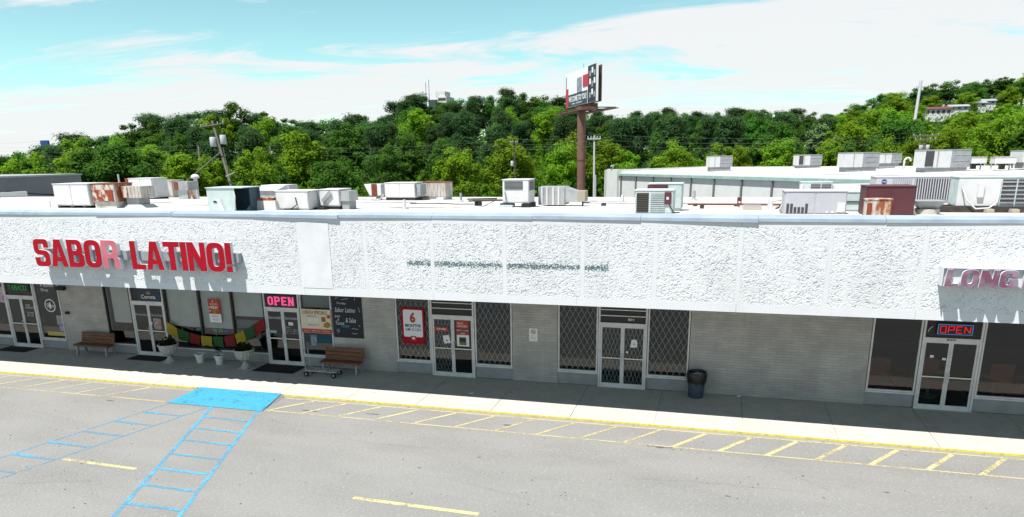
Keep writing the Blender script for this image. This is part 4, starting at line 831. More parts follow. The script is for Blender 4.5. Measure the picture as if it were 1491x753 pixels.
# ================================================================== ROOFTOP EQUIPMENT
def cab(root, x0, x1, y0, y1, z0, h, m, panels=2, base=.10, lid=True, bm=None, basem=None, lean=0):
    """box cabinet on a curb: body, lid, access panels on the front and right faces"""
    z1 = z0 + h; zb = z0 + base
    if base > 0.01: MB().box(x0 + .03, x1 - .03, y0 + .03, y1 - .03, z0 - .06, zb).build('base_curb', basem or M_roof, root)
    body = MB().box(x0, x1, y0, y1, zb + .001, z1).build('cabinet', m, root)
    if lid: MB().box(x0 - .025, x1 + .025, y0 - .025, y1 + .025, z1 + .001, z1 + .03).build('lid', bm or m, root)
    w = (x1 - x0) / panels
    for i in range(panels):
        MB().box(x0 + i * w + .02, x0 + (i + 1) * w - .02, y0 - .012, y0 - .0005, zb + .04, z1 - .03).build('access_panel', m, root)
    for s_, xx in ((-1, x0), (1, x1)):
        MB().box(xx - (.012 if s_ < 0 else -.0005), xx + (.012 if s_ > 0 else -.0005), y0 + .04, y1 - .04, zb + .04, z1 - .03).build('side_panel', m, root)
    return body
def gril(root, face, a, b, z0, z1, pos, n=8, vert=False, slat=M_grey, back=M_slot):
    if face == 'f': MB().box(a, b, pos - .018, pos - .013, z0, z1).build('coil', back, root)
    else: MB().box(min(pos + .013 * face, pos + .018 * face), max(pos + .013 * face, pos + .018 * face), a, b, z0, z1).build('coil', back, root)
    for i in range(n):
        t0 = (i + .2) / n; t1 = (i + .55) / n
        if face == 'f':
            (MB().box(a + (b - a) * t0, a + (b - a) * t1, pos - .030, pos - .019, z0, z1) if vert else MB().box(a, b, pos - .030, pos - .019, z0 + (z1 - z0) * t0, z0 + (z1 - z0) * t1)).build('louvre', slat, root)
        else:
            p0, p1 = sorted((pos + .019 * face, pos + .030 * face))
            (MB().box(p0, p1, a + (b - a) * t0, a + (b - a) * t1, z0, z1) if vert else MB().box(p0, p1, a, b, z0 + (z1 - z0) * t0, z0 + (z1 - z0) * t1)).build('louvre', slat, root)
def sleepers(root, xs_, y0, y1, z0, z1, m=M_woodd):
    for x in xs_: MB().box(x - .06, x + .06, y0, y1, z0, z1).build('sleeper', m, root)
GRP = 'rooftop units of the strip mall'
def unit(label, x, y, z=None, name='rooftop_unit', cat='air conditioner'):
    return thing(name, label, cat, (x, y, roofz(y) if z is None else z), GRP)
# far left pair with rusty neighbour
u = unit('white two-panel rooftop unit on dark sleepers, farthest left', -22.85, 1.4); z = roofz(.9)
sleepers(u, (-23.55, -22.9, -22.25), .85, 2.2, z - .05, z + .10); cab(u, -23.75, -21.98, .9, 2.1, z + .09, .86, M_hvac, 2, .01); MB().path([(-23.8, .85, z + .3), (-23.95, .8, z + .3), (-23.95, .8, z - .02)], .03, 8).build('drain_pipe', M_hvac, u); MB().box(-23.86, -23.78, 1.0, 1.3, z + .25, z + .62).build('junction_box', M_hvac, u)
u = unit('rust-red rooftop unit with white streaks, second from left', -21.3, 1.5); z = roofz(1.0)
cab(u, -21.90, -20.78, 1.0, 2.0, z, .95, M_rustw, 1, .24, True, M_rust); MB().box(-21.84, -20.86, .955, .986, z + .28, z + .72).build('rust_panel', mat('rust_panel_flaking', (.28, .05, .02), .8, c2=(.62, .56, .48), ns=3.2, nd=6, lo=.53, hi=.58, sx=(1.2, 1, .5)), u)
u = unit('grey duct elbow with rust patches beside the rust-red unit', -20.2, 1.8, name='duct_elbow', cat='duct'); z = roofz(1.3)
MB().box(-20.70, -19.78, 1.3, 2.1, z + .40, z + .86).build('duct_head', M_rustl, u); MB().box(-20.62, -20.05, 1.4, 2.05, z + .12, z + .399).build('duct_neck', M_grey, u)
MB().hexa([(-20.8, 1.2, z - .05), (-19.7, 1.2, z - .05), (-19.7, 2.2, z - .08), (-20.8, 2.2, z - .08), (-20.66, 1.36, z + .119), (-19.9, 1.36, z + .119), (-19.9, 2.08, z + .119), (-20.66, 2.08, z + .119)]).build('flashing', M_hvac, u); MB().box(-20.70, -20.42, 1.27, 1.297, z + .42, z + .84).build('rust_patch', M_rustw, u)
# second row left
u = unit('white rooftop unit with rusted left edge behind the front-left pair', -30.4, 13.6); z = roofz(13.1)
cab(u, -31.2, -29.55, 13.1, 14.4, z, 1.18, M_hvac, 2, .08, basem=M_woodd); MB().box(-31.45, -31.225, 13.1, 13.9, z + .45, z + 1.2).build('rust_flap', M_rust, u)
u = unit('weathered white boxy unit in the second row, middle of three', -31.8, 17); z = roofz(16.5)
cab(u, -32.5, -31.0, 16.5, 17.6, z, 1.05, M_rustl, 1, .08)
u = unit('grey duct hood with a rust streak at the end of the second row', -27.8, 13.7, name='duct_hood', cat='duct'); z = roofz(13.25)
MB().box(-28.1, -27.2, 13.25, 14.2, z + .5, z + 1.0).build('hood', M_grey, u); MB().box(-28.0, -27.35, 13.35, 14.1, z - .03, z + .499).build('neck', M_steel, u); MB().box(-28.12, -27.86, 13.22, 13.247, z + .52, z + .98).build('rust_patch', M_rust, u); MB().box(-27.15, -26.95, 13.3, 13.6, z - .03, z + .5).build('rust_post', M_rustw, u)
v_ = unit('white mushroom vent on a pipe behind the left rooftop units', -28.0, 15.0, name='roof_vent', cat='vent'); z = roofz(15)
MB().cyl((-28.0, 15, z - .05), (-28.0, 15, z + 1.18), .11, 12).build('pipe', M_hvac, v_, smooth=True); MB().lathe((-28.0, 15, z + 1.18), [(.12, 0), (.24, .02), (.25, .12), (.15, .22), (.03, .25)], 14).build('cap', M_hvac, v_, smooth=True)
v_ = unit('thin white conduit post beside the second row of units', -30.9, 12.6, name='conduit_post', cat='conduit'); z = roofz(12.6); MB().cyl((-31.4, 12.6, z - .03), (-31.4, 12.6, z + 1.45), .05, 8).build('conduit', M_steel, v_); MB().box(-31.5, -31.3, 12.5, 12.55, z + .6, z + .9).build('switch_box', M_grey, v_)
# teal box
u = unit('pale teal open-sided rooftop box unit by the parapet', -14.2, -.5); z = roofz(-.9)
MB().box(-14.95, -13.82, -.9, -.86, z - .04, z + .80).build('front_panel', M_teal, u); MB().box(-14.95, -14.91, -.859, .2, z - .04, z + .80).build('side_panel', M_teal, u); MB().box(-14.91, -13.5, .16, .2, z - .07, z + .80).build('back_panel', mat('painted_shade_blue', (.06, .11, .16), .6), u)  # back panel: shade inside the open box is put into its navy colour
MB().box(-14.98, -13.45, -.93, .23, z + .801, z + .83).build('lid', M_teal, u); MB().box(-13.62, -13.58, -.3, .159, z - .07, z + .80).build('post', mat('painted_shade_blue', (.06, .11, .16), .6), u)  # post has the same painted-in shade as the back panel
MB().box(-14.7, -14.45, -.915, -.901, z + .3, z + .36).build('latch', M_dark, u); MB().hexa([(-14.35, -.99, z - .02), (-14.2, -.99, z - .02), (-14.2, -.905, z - .02), (-14.35, -.905, z - .02), (-14.55, -.96, z + .42), (-14.40, -.96, z + .42), (-14.40, -.905, z + .42), (-14.55, -.905, z + .42)]).build('loose_flap', M_hvac, u)
MB().path([(-13.8, -.92, z + .7), (-13.75, -.95, z + .5), (-13.83, -.93, z + .1), (-13.9, -.94, z - .02)], .018, 6).build('cable', M_hvac, u)
u = unit('low lumpy white duct transition with rust stains beside the teal box', -13.3, .3, name='duct_transition', cat='duct'); z = roofz(.1)
MB().hexa([(-14.1, .0, z - .05), (-12.75, .0, z - .05), (-12.75, .9, z - .08), (-14.1, .9, z - .08), (-13.75, .1, z + .34), (-12.85, .1, z + .34), (-12.85, .8, z + .34), (-13.75, .8, z + .34)]).build('duct_body', M_roof, u); MB().box(-13.62, -12.95, .12, .7, z + .341, z + .44).build('rusty_top', M_rustw, u); MB().box(-13.0, -12.55, .3, 1.0, z + .2, z + .46).build('grey_collar', M_grey, u)
u = unit('grey pitched exhaust hood standing back behind the white boxes', -23.4, 16.3, name='exhaust_hood', cat='vent'); z = roofz(15.8)
MB().prism([(-24.6, z + .42), (-23.0, z + .42), (-22.3, z + .76), (-24.0, z + .76)], 15.8, 17.0).build('hood', M_hvac, u); MB().box(-24.4, -23.1, 15.9, 16.9, z - .03, z + .419).build('neck', M_grey, u); MB().box(-22.95, -22.2, 15.9, 16.9, z - .03, z + .74).build('side_box', M_steel, u)
u = unit('plain white rooftop box with orange stained corner, left of the grey-ended unit', -12.2, .9); z = roofz(.3)
cab(u, -12.92, -11.60, .3, 1.4, z, .66, M_hvac, 1, .03); MB().box(-12.96, -12.925, .33, .8, z + .4, z + .64).build('orange_stain_plate', M_rustw, u); MB().path([(-12.1, .27, z + .45), (-12.04, .25, z + .2), (-12.2, .25, z + .1), (-12.35, .26, z + .02)], .016, 6).build('cable', M_dark, u); MB().box(-12.6, -12.0, .15, .3, z - .04, z + .035).build('sleeper', M_woodd, u)
u = unit('white rooftop unit with grey end duct, right of the plain white box', -11.1, 1.4); z = roofz(.9)
cab(u, -11.50, -10.70, .95, 1.9, z, .70, M_hvac, 1, .12, basem=M_woodd); MB().box(-10.69, -10.32, 1.0, 1.7, z + .30, z + .66).build('end_duct', M_steel, u); MB().box(-10.66, -10.36, 1.05, 1.6, z - .04, z + .299).build('duct_neck', M_grey, u); MB().bar((-11.35, .90, z + .30), (-11.02, .90, z + .62), .14, (0, 1, 0), .06).build('bracket_plate', M_grey, u); MB().box(-11.6, -11.52, .93, 1.2, z + .02, z + .68).build('side_frame', M_grey, u); MB().box(-11.55, -11.15, .6, .9, z - .03, z + .09).build('black_block', M_black, u)
# middle back group
u = unit('white and rust duct funnel at the left of the middle roof group', -14.6, 12.2, name='duct_funnel', cat='duct'); z = roofz(12)
MB().hexa([(-14.85, 11.8, z + .25), (-14.2, 11.8, z + .25), (-14.2, 12.6, z + .25), (-14.85, 12.6, z + .25), (-15.15, 11.8, z + .82), (-14.2, 11.8, z + .82), (-14.2, 12.6, z + .82), (-15.15, 12.6, z + .82)]).build('funnel', M_hvac, u); MB().box(-14.72, -14.42, 11.77, 11.797, z + .22, z + .84).build('rust_band', M_rust, u); MB().box(-14.6, -14.4, 12, 12.3, z - .05, z + .249).build('leg', M_grey, u)
u = unit('plain white rooftop unit in the middle group left of the streaked box', -13.0, 12.1); z = roofz(11.6)
cab(u, -13.88, -12.22, 11.6, 12.7, z, .86, M_hvac, 2, .14, basem=M_woodd); MB().box(-12.18, -11.95, 11.7, 12.5, z + .25, z + .8).build('flexible_collar', M_grey, u); MB().path([(-14.5, 11.4, z + .05), (-14.1, 11.4, z + .05), (-13.9, 11.5, z + .3)], .05, 8).build('pipe', M_steel, u)
u = unit('brown-streaked grey rooftop box at the right of the middle group', -11.7, 13.5); z = roofz(13)
cab(u, -12.55, -11.05, 13.0, 14.0, z, .88, M_rustl, 1, .12, True, M_rust); MB().box(-11.5, -11.1, 12.7, 13.0, z - .03, z + .12).build('white_block', M_hvac, u)
v_ = unit('thin rusty vent pipe standing on the roof right of the middle group', -12.6, 17.5, name='vent_pipe', cat='pipe'); z = roofz(17.5); MB().cyl((-12.55, 17.5, z - .03), (-12.55, 17.5, z + .8), .05, 8).build('pipe', M_rust, v_); MB().cyl((-12.55, 17.5, z + .78), (-12.55, 17.5, z + .9), .08, 8).build('pipe_cap', M_grey, v_)
lm = unit('loose pile of dark lumber lying on the roof left of the tall unit', -6.4, 4.85, name='lumber_pile', cat='lumber'); z = roofz(4.85)
for k, (a, b, yy_, zz_) in enumerate([(-7.0, -5.55, 4.8, .20), (-6.9, -5.7, 5.0, .20), (-7.1, -5.9, 4.95, .26)]): MB().bar((a, yy_, z + zz_), (b, yy_ + .2, z + zz_ + .02), .14, (0, 0, 1), .05).build('plank', M_woodd, lm)
for x in (-6.7, -6.55): MB().box(x - .05, x + .05, 4.8, 5.0, z - .02, z + .175).build('block', M_black, lm)
MB().path([(-5.9, 4.7, z + .2), (-6.2, 4.2, z + .02), (-6.6, 4.0, z + .01)], .015, 5).build('loose_cable', M_dark, lm)
# tall unit with grilles
u = unit('tall white air conditioner with dark grilles on black blocks', -4.8, 4.2); z = roofz(3.7)
for x in (-5.15, -4.30): MB().box(x - .15, x + .15, 3.5, 4.6, z - .03, z + .15).build('block', M_black, u)
cab(u, -5.22, -4.20, 3.65, 4.6, z + .15, .86, M_hvac, 1, .01); gril(u, 'f', -5.14, -4.42, z + .66, z + .97, 3.65, 7); gril(u, 1, 3.75, 4.5, z + .62, z + .97, -4.20, 7); MB().path([(-5.12, 3.6, z + .6), (-5.08, 3.58, z + .3), (-5.0, 3.6, z + .18)], .025, 6).build('conduit', M_grey, u)
MB().box(-5.3, -4.75, 3.3, 3.5, z - .03, z + .10).build('teal_tray', M_teal, u)
u = unit('grey ribbed duct box attached right of the tall white unit', -3.7, 5.3, name='duct_box', cat='duct'); z = roofz(4.8)
MB().box(-4.1, -3.05, 4.8, 5.8, z + .05, z + .74).build('duct', M_steel, u)
for x in (-3.95, -3.75, -3.5, -3.28): MB().box(x - .035, x + .035, 4.77, 4.799, z + .06, z + .74).build('rib', M_hvac, u)
MB().hexa([(-3.049, 4.85, z + .15), (-2.55, 4.85, z + .2), (-2.55, 5.6, z + .2), (-3.049, 5.6, z + .15), (-3.049, 4.85, z + .72), (-2.55, 4.85, z + .56), (-2.55, 5.6, z + .56), (-3.049, 5.6, z + .72)]).build('reducer', M_steel, u); MB().box(-2.549, -2.25, 4.85, 5.5, z + .18, z + .58).build('tan_end', mat('tan_metal', (.40, .36, .27), .6), u)
for x in (-3.7, -2.35): MB().box(x - .03, x + .03, 4.9, 4.96, z - .03, z + .18).build('leg', M_dark, u)
MB().box(-3.75, -2.35, 4.88, 4.9, z - .0, z + .04).build('strut', M_dark, u)
# teal louvred condenser
u = unit('teal louvred condenser with brown grille and red disconnect box', .8, 0); z = roofz(-.45)
cab(u, .26, 1.42, -.45, .45, z - .02, .70, M_teal, 1, .01); gril(u, 'f', .31, .68, z + .03, z + .62, -.45, 9, back=mat('brown_coil', (.05, .042, .038), .7), slat=mat('brown_fin', (.09, .078, .07), .7)); gril(u, 'f', .74, 1.18, z + .05, z + .62, -.45, 10, slat=M_teal, back=M_grey); MB().box(1.16, 1.36, -.50, -.463, z + .28, z + .64).build('disconnect_box', M_maroon, u); MB().box(1.22, 1.29, -.508, -.501, z + .42, z + .50).build('white_label', M_hvac, u); MB().path([(1.30, -.49, z + .28), (1.42, -.52, z + .1), (1.45, -.5, z - .03)], .015, 6).build('cable', M_dark, u)
u = unit('maroon topped teal cabinet standing behind the louvred condenser', 1.0, 1.8); z = roofz(1.4)
cab(u, .50, 1.58, 1.4, 2.3, z, .86, M_teal, 2, .05); MB().box(.46, 1.12, 1.36, 1.385, z + .66, z + .84).build('maroon_panel', M_maroon, u)
# pipes, disconnect and tray
pz = roofz(5.4) + .12
p_ = unit('long grey conduit run across the roof on small blocks', 0, 5.4, name='conduit_run', cat='conduit'); mb = MB(); mb.cyl((-2.4, 5.4, pz), (6.4, 5.2, pz), .028, 6); mb.build('conduit', M_grey, p_)
for x in (-1.6, .2, 1.9, 3.4, 5.0): MB().box(x - .08, x + .08, 5.25, 5.5, pz - .16, pz - .03).build('support_block', M_woodd, p_)
p_ = unit('rust brown gas pipe running across the roof right of the condenser', 4, 3.5, name='gas_pipe', cat='pipe'); zq = roofz(3.3) + .14; MB().path([(1.7, 3.4, zq), (6.8, 3.2, zq), (6.8, 3.2, zq - .1)], .03, 6).build('pipe', M_rust, p_)
for x in (2.2, 3.9, 5.6): MB().box(x - .07, x + .07, 3.2, 3.5, zq - .16, zq - .031).build('support_block', M_woodd, p_)
q = unit('small red disconnect switch on a post amid the pipes', 3.5, 4.5, name='disconnect_switch', cat='switch'); zz_ = roofz(4.5); MB().cyl((3.48, 4.55, zz_ - .03), (3.48, 4.55, zz_ + .3), .025, 6).build('post', M_grey, q); MB().box(3.40, 3.56, 4.44, 4.52, zz_ + .12, zz_ + .36).build('box', M_maroon, q); MB().box(3.44, 3.52, 4.43, 4.439, zz_ + .16, zz_ + .22).build('label', M_hvac, q)
q = unit('beige tray box lying on the roof near the parapet', 3.85, 2.3, name='tray_box', cat='box'); zz_ = roofz(2.3); MB().box(3.55, 4.15, 2.1, 2.6, zz_ - .03, zz_ + .14).build('tray', mat('beige_metal', (.52, .50, .44), .7), q); MB().box(3.58, 4.12, 2.13, 2.57, zz_ + .141, zz_ + .16).build('cover', M_grey, q)
q = unit('copper pipe fittings left of the lilac condenser', 4.7, 2.6, name='pipe_fittings', cat='pipe'); zz_ = roofz(2.6); MB().path([(4.45, 2.6, zz_), (4.5, 2.6, zz_ + .28), (4.75, 2.6, zz_ + .32), (4.95, 2.55, zz_ + .2), (5.0, 2.5, zz_)], .025, 6).build('pipe', M_rustl, q); MB().box(4.35, 4.5, 2.55, 2.7, zz_ - .02, zz_ + .34).build('meter', M_hvac, q); MB().path([(4.6, 2.5, zz_ + .05), (4.8, 2.45, zz_ + .12), (4.95, 2.4, zz_ + .05)], .03, 6).build('hose', M_woodd, q)
# lilac condenser
u = unit('wide lilac white condenser with slotted lower left panel', 5.5, .3); z = roofz(-.2)
cab(u, 4.66, 6.36, -.2, .9, z - .02, .66, M_hvac2, 2, .01)
for k in range(6): MB().box(4.72 + k * .105, 4.79 + k * .105, -.224, -.2125, z + .02, z + (.30 if k in (0, 1, 5) else .20)).build('vent_slot', M_slot, u)
MB().box(6.12, 6.34, -.225, -.213, z + .06, z + .34).build('white_patch', M_hvac, u); [MB().cyl((x, -.235, z + .06), (x, -.2125, z + .06), .035, 8).build('pipe_stub', M_hvac, u) for x in (5.85, 6.0)]
MB().path([(4.6, -.1, z + .25), (4.55, -.1, z + .12), (4.6, -.05, z)], .03, 6).build('line_set', M_rustl, u)
u = unit('small white condenser with twin dark grilles behind the lilac one', 7.5, 15.6, name='rooftop_unit'); z = roofz(15)
cab(u, 6.55, 7.95, 15, 15.9, z, .78, M_teal, 1, .06); gril(u, 'f', 6.98, 7.42, z + .12, z + .72, 15, 7); gril(u, 'f', 7.46, 7.90, z + .12, z + .72, 15, 7); MB().box(6.5, 6.62, 14.9, 14.985, z + .3, z + .72).build('switch_box', M_hvac, u)
u = unit('broad white duct casing between the condensers in the right roof group', 9, 15.9, name='duct_casing', cat='duct'); z = roofz(15.3)
MB().box(8.0, 9.75, 15.3, 16.3, z - .03, z + .68).build('casing', M_hvac, u); MB().box(8.05, 9.7, 15.27, 15.299, z + .02, z + .3).build('lower_panel', M_teal, u); MB().box(9.8, 11.8, 16.0, 16.6, z - .03, z + .72).build('blue_panel', mat('pale_blue_metal', (.40, .50, .58), .6), u)
u = unit('pale teal cabinet with dark slot left of the maroon unit', 6.9, 2.0); z = roofz(1.7)
cab(u, 6.55, 7.35, 1.7, 2.5, z, .58, M_teal, 1, .01); MB().box(6.5, 7.3, 1.66, 1.687, z + .28, z + .32).build('dark_slot', M_slot, u)
# maroon unit
u = unit('dark maroon square rooftop unit by the parapet', 7.3, -.2); z = roofz(-.7)
cab(u, 6.80, 8.04, -.7, .4, z - .02, .80, M_maroon, 1, .01)
u = unit('low rusty white unit standing before the maroon one', 7.0, -.9); z = roofz(-1.2)
cab(u, 6.72, 7.36, -1.25, -.76, z - .02, .46, M_rustw, 1, .01); MB().box(6.74, 6.86, -1.285, -1.264, z + .0, z + .36).build('rust_corner', M_rust, u); MB().box(7.22, 7.33, -1.285, -1.264, z + .02, z + .40).build('rust_corner', mat('orange_rust', (.36, .14, .03), .8, c2=(.6, .5, .4), ns=12), u)
# big louvred unit
u = unit('large grey unit with vertical louvres and white end behind the maroon unit', 10, 9.8); z = roofz(9.0)
cab(u, 8.75, 11.5, 9.0, 10.2, z + .05, .96, M_hvac2, 1, .08); gril(u, 'f', 9.35, 10.05, z + .18, z + .96, 9.0, 9, True, M_hvac2, M_grey); gril(u, 'f', 10.15, 11.40, z + .18, z + .96, 9.0, 14, True, M_hvac2, M_slot); MB().cyl((9.05, 8.98, z + .85), (9.05, 8.986, z + .85), .10, 14).build('oval_badge', M_navy, u)
text_mesh('YORK', (8.97, 9.13, z + .83, z + .87), 8.977, 'badge_lettering', M_paper, u, .02)
u = unit('round metal vent cone with square flashing by the parapet', 8.6, .1, name='roof_vent', cat='vent'); z = roofz(-.1)
MB().lathe((8.58, .2, z), [(.34, -.04), (.34, .14), (.30, .15)], 20).build('collar', mat('cream_metal', (.60, .58, .52), .6), u, smooth=True); MB().hexa([(8.36, -.0, z + .15), (8.80, -.0, z + .15), (8.80, .4, z + .15), (8.36, .4, z + .15), (8.2, -.2, z + .38), (8.98, -.2, z + .38), (8.98, .6, z + .38), (8.2, .6, z + .38)]).build('inverted_hood', M_grey, u)
# right end condenser on timber sleepers
u = unit('white condenser with two dark grilles on long timber sleepers, far right', 11.0, 2.0); z = roofz(1.5)
for yy_ in (1.35, 2.1): MB().box(9.25, 13.6, yy_, yy_ + .22, z - .05, z + .18).build('sleeper', M_woodd, u)
cab(u, 9.68, 11.62, 1.5, 2.4, z + .17, .84, M_teal, 1, .01); MB().box(9.66, 10.78, 1.46, 1.4875, z + .2, z + .98).build('white_end', M_hvac, u); gril(u, 'f', 10.82, 11.18, z + .24, z + .96, 1.5, 6); gril(u, 'f', 11.22, 11.58, z + .24, z + .96, 1.5, 6)
MB().box(10.18, 10.34, 1.39, 1.459, z + .45, z + .85).build('switch_box', M_hvac, u); MB().path([(9.75, 1.42, z + .75), (9.9, 1.3, z + .35), (10.15, 1.28, z + .12), (10.5, 1.3, z + .14), (10.72, 1.4, z + .3), (10.75, 1.45, z + .5)], .022, 6).build('conduit', M_hvac, u)
for x in (10.45, 11.1): MB().box(x - .1, x + .1, .95, 1.2, z - .03, z + .13).build('block', mat('pale_timber', (.45, .40, .32), .8), u)

for lb, x, y, h_, r_ in [('short white plumbing vent near the parapet left of the tall unit', -8.4, 1.6, .34, .05), ('short grey plumbing vent behind the teal box unit', -17.5, 9.0, .4, .06), ('short grey plumbing vent between the middle group and the tall unit', -9.0, 9.5, .42, .06), ('short white plumbing vent right of the ribbed duct box', -1.2, 8.0, .36, .06), ('short grey plumbing vent near the warehouse end wall', 1.6, 12.5, .45, .07)]:
    v_ = unit(lb, x, y, name='plumbing_vent', cat='vent'); z = roofz(y); MB().cyl((x, y, z - .03), (x, y, z + h_), r_, 10).build('pipe', M_hvac if 'white' in lb else M_grey, v_, smooth=True); MB().lathe((x, y, z), [(r_ * 3.2, -.02), (r_ * 3, .02), (r_ * 1.2, .09)], 14).build('boot_flashing', M_grey, v_)
for lb, pts in [('black hose snaking over the roof left of the lumber pile', [(-10.5, 7.0), (-9.8, 6.6), (-9.0, 6.9), (-8.1, 6.2), (-7.3, 6.4)]), ('thin grey cable lying on the roof before the middle group', [(-16.5, 8.5), (-14.5, 8.0), (-12.5, 8.4), (-10.6, 7.9)])]:
    tag(MB().path([(a_, b_, roofz(b_) + .02) for a_, b_ in pts], .022, 6).build('roof_hose', M_dark if 'black' in lb else M_grey), lb, 'hose')
M_pond = mat_paint('ponding_stain', (.30, .28, .25), (.36, .345, .32), .70, 1.05, 3.0, .8)
for k, (x, y, rx, ry) in enumerate([(-19, 5, 2.6, 1.2), (-8.5, 3.2, 2.0, .9), (-4, 11, 3, 1.6), (3.0, 8.2, 2.4, 1.2), (-16, 14, 3, 1.4), (9, 5.5, 2.2, 1.0), (-26, 7.5, 3.2, 1.8)]):
    rr = random.Random(60 + k); P_ = [(x + rx * rr.uniform(.7, 1.1) * math.cos(q * .3927), y + ry * rr.uniform(.7, 1.1) * math.sin(q * .3927)) for q in range(16)]
    MB().add([(a_, b_, roofz(b_) + .006) for a_, b_ in P_], [tuple(range(16))]).build('ponding_stain', M_pond, roof)
# ================================================================== BUILDINGS BEHIND
RB0 = Vector((-12.3, 80.4, 0)); RB1 = Vector((30, 10.0 + 0, 0)); RB1 = Vector((24.5, 20.0, 0))
# gutter line runs from the far left end to the near right end
pA = Vector((-12.3, 80.5)); pB = Vector((24.0, 19.6)); dv = (pB - pA).normalized(); nv = Vector((-dv.y, dv.x)); nv = nv if nv.x > 0 else -nv   # nv points away, behind the wall
zA, zB = 5.08, 5.72
rb = thing('rear_warehouse', 'long white warehouse with teal gutter running back behind the strip mall', 'building', (5, 50, GZ))
def along(t, off=0.0): p = pA + (pB - pA) * t + nv * off; return p
def hx8(b0, b1, b2, b3, z0s, z1s): return MB().hexa([(*b0, z0s[0]), (*b1, z0s[1]), (*b2, z0s[2]), (*b3, z0s[3]), (*b0, z1s[0]), (*b1, z1s[1]), (*b2, z1s[2]), (*b3, z1s[3])])
L0, L1 = 0.035, 1.0
# facing wall in bays between downpipes
ts = [0.0, .062, .128, .197, .263, .330, .398, .470, .54, .62, .70, .78, .86, .93, 1.0]
for a, b in zip(ts[:-1], ts[1:]):
    za = zA + (zB - zA) * a - .25; zb_ = zA + (zB - zA) * b - .25; p0 = along(a + .0006); p1 = along(b - .0006)
    hx8(p0, p1, p1 + nv * .3, p0 + nv * .3, (GZ,) * 4, (za, zb_, zb_, za)).build('wall_bay', M_rwall, rb)
for t in ts[1:-1]:
    p = along(t, -.12); zt = zA + (zB - zA) * t - .02; MB().cyl((p.x, p.y, GZ), (p.x, p.y, zt), .10, 8).build('downpipe', M_post, rb)
p0 = along(.045, -.24); p1 = along(1, -.24)
hx8(p0, p1, p1 + nv * .54, p0 + nv * .54, (zA - .28, zB - .28, zB - .24, zA - .24), (zA, zB, zB + .05, zA + .05)).build('gutter', M_tealtr, rb)
# roof
p0 = along(0, .31); p1 = along(1.0, .31); p2 = along(1.0, 30); p3 = along(0, 16)
hx8(p0, p1, p2, p3, (zA - .2, zB - .2, 5.9, 5.3), (zA + .05, zB + .05, 6.35, 5.62)).build('roof', M_roof, rb)
for a, o1 in ((.30, 3.0), (.55, 4.5), (.72, 7.0)):
    q0 = along(a, o1); q1 = along(min(a + .25, .98), o1 + .5); zz_ = lambda t, o: zA + (zB - zA) * t + .06 + (o / 30) * .62
    hx8(q0, q1, q1 + nv * .15, q0 + nv * .15, (zz_(a, o1) - .1,) * 2 + (zz_(a, o1) - .1,) * 2, (zz_(a, o1) + .03, zz_(a + .25, o1) + .03, zz_(a + .25, o1) + .03, zz_(a, o1) + .03)).build('membrane_seam', M_grey, rb)
# left end parapet wall, facing the camera
e0 = along(0, -.7); e1 = along(.03, -.7)
q0 = pA - dv * .25 - nv * .6; q1 = pA - dv * .05 + nv * 16
MB().hexa([(-12.55, 79.6, GZ), (-10.75, 77.1, GZ), (-10.2, 77.5, GZ), (-12.0, 80.3, GZ), (-12.55, 79.6, 5.62), (-10.75, 77.1, 5.62), (-10.2, 77.5, 5.62), (-12.0, 80.3, 5.62)]).build('end_pier', M_rwall, rb)
hx8(q0, q1, q1 + dv * .3, q0 + dv * .3, (GZ,) * 4, (5.5, 5.72, 5.72, 5.5)).build('end_wall', M_rwall, rb)
MB().lathe((-11.6, 78.4, 5.6), [(.12, 0), (.12, .3), (.28, .34), (.28, .5), (.1, .6)], 12).build('vent_cap', M_grey, rb)
RG = 'units on the warehouse roof'
def runit(label, x0, y0, x1, y1, z0, h, split=.5, dark=False):
    u = thing('warehouse_roof_unit', label, 'air conditioner', ((x0 + x1) / 2, (y0 + y1) / 2, z0), RG); d = Vector((x1 - x0, y1 - y0)).normalized(); n = Vector((-d.y, d.x)); L_ = math.hypot(x1 - x0, y1 - y0)
    def seg(a, b, off, dep, za, zb, nm, m):
        p0 = Vector((x0, y0)) + d * (L_ * a) + n * off; p1 = Vector((x0, y0)) + d * (L_ * b) + n * off
        hx8(p0, p1, p1 + n * dep, p0 + n * dep, (za,) * 4, (zb,) * 4).build(nm, m, u)
    seg(.06, .94, .08, 1.5, z0 - .35, z0 + .14, 'base_curb', M_grey); seg(0, split, 0, 1.7, z0 + .141, z0 + h, 'white_casing', M_hvac); seg(split + .005, 1, .0, 1.7, z0 + .141, z0 + h, 'grey_casing', M_grey)
    seg(-.01, 1.01, -.03, 1.76, z0 + h + .001, z0 + h + .05, 'lid', M_steel)
    if dark: seg(.02, .2, -.03, .025, z0 + .25, z0 + h - .08, 'coil', M_slot)
    seg(split * .48, split * .52, -.015, .012, z0 + .2, z0 + h - .05, 'panel_seam', M_grey)
    seg(split + .06, .97, -.02, .015, z0 + h * .42, z0 + h * .47, 'rib', M_steel); seg(split + .06, .97, -.02, .015, z0 + h * .72, z0 + h * .77, 'rib', M_steel)
runit('small grey and white unit alone at the left of the warehouse roof', 1.3, 70.36, 3.94, 71.1, 5.78, 1.4, .45)
runit('small pale unit second from left on the warehouse roof', 11.3, 70.0, 13.93, 70.73, 5.88, 1.3, .5, True)
runit('large box unit left of the dark-ended one on the warehouse roof', 14.08, 54.6, 17.26, 55.48, 5.94, 1.46, .52)
runit('white unit with a dark end grille behind the large warehouse box', 18.26, 61.26, 20.51, 61.88, 6.17, 1.09, .55)
runit('largest grey and white box unit with dark coil on the warehouse roof', 19.27, 47.44, 23.05, 48.49, 5.98, 1.58, .58, True)
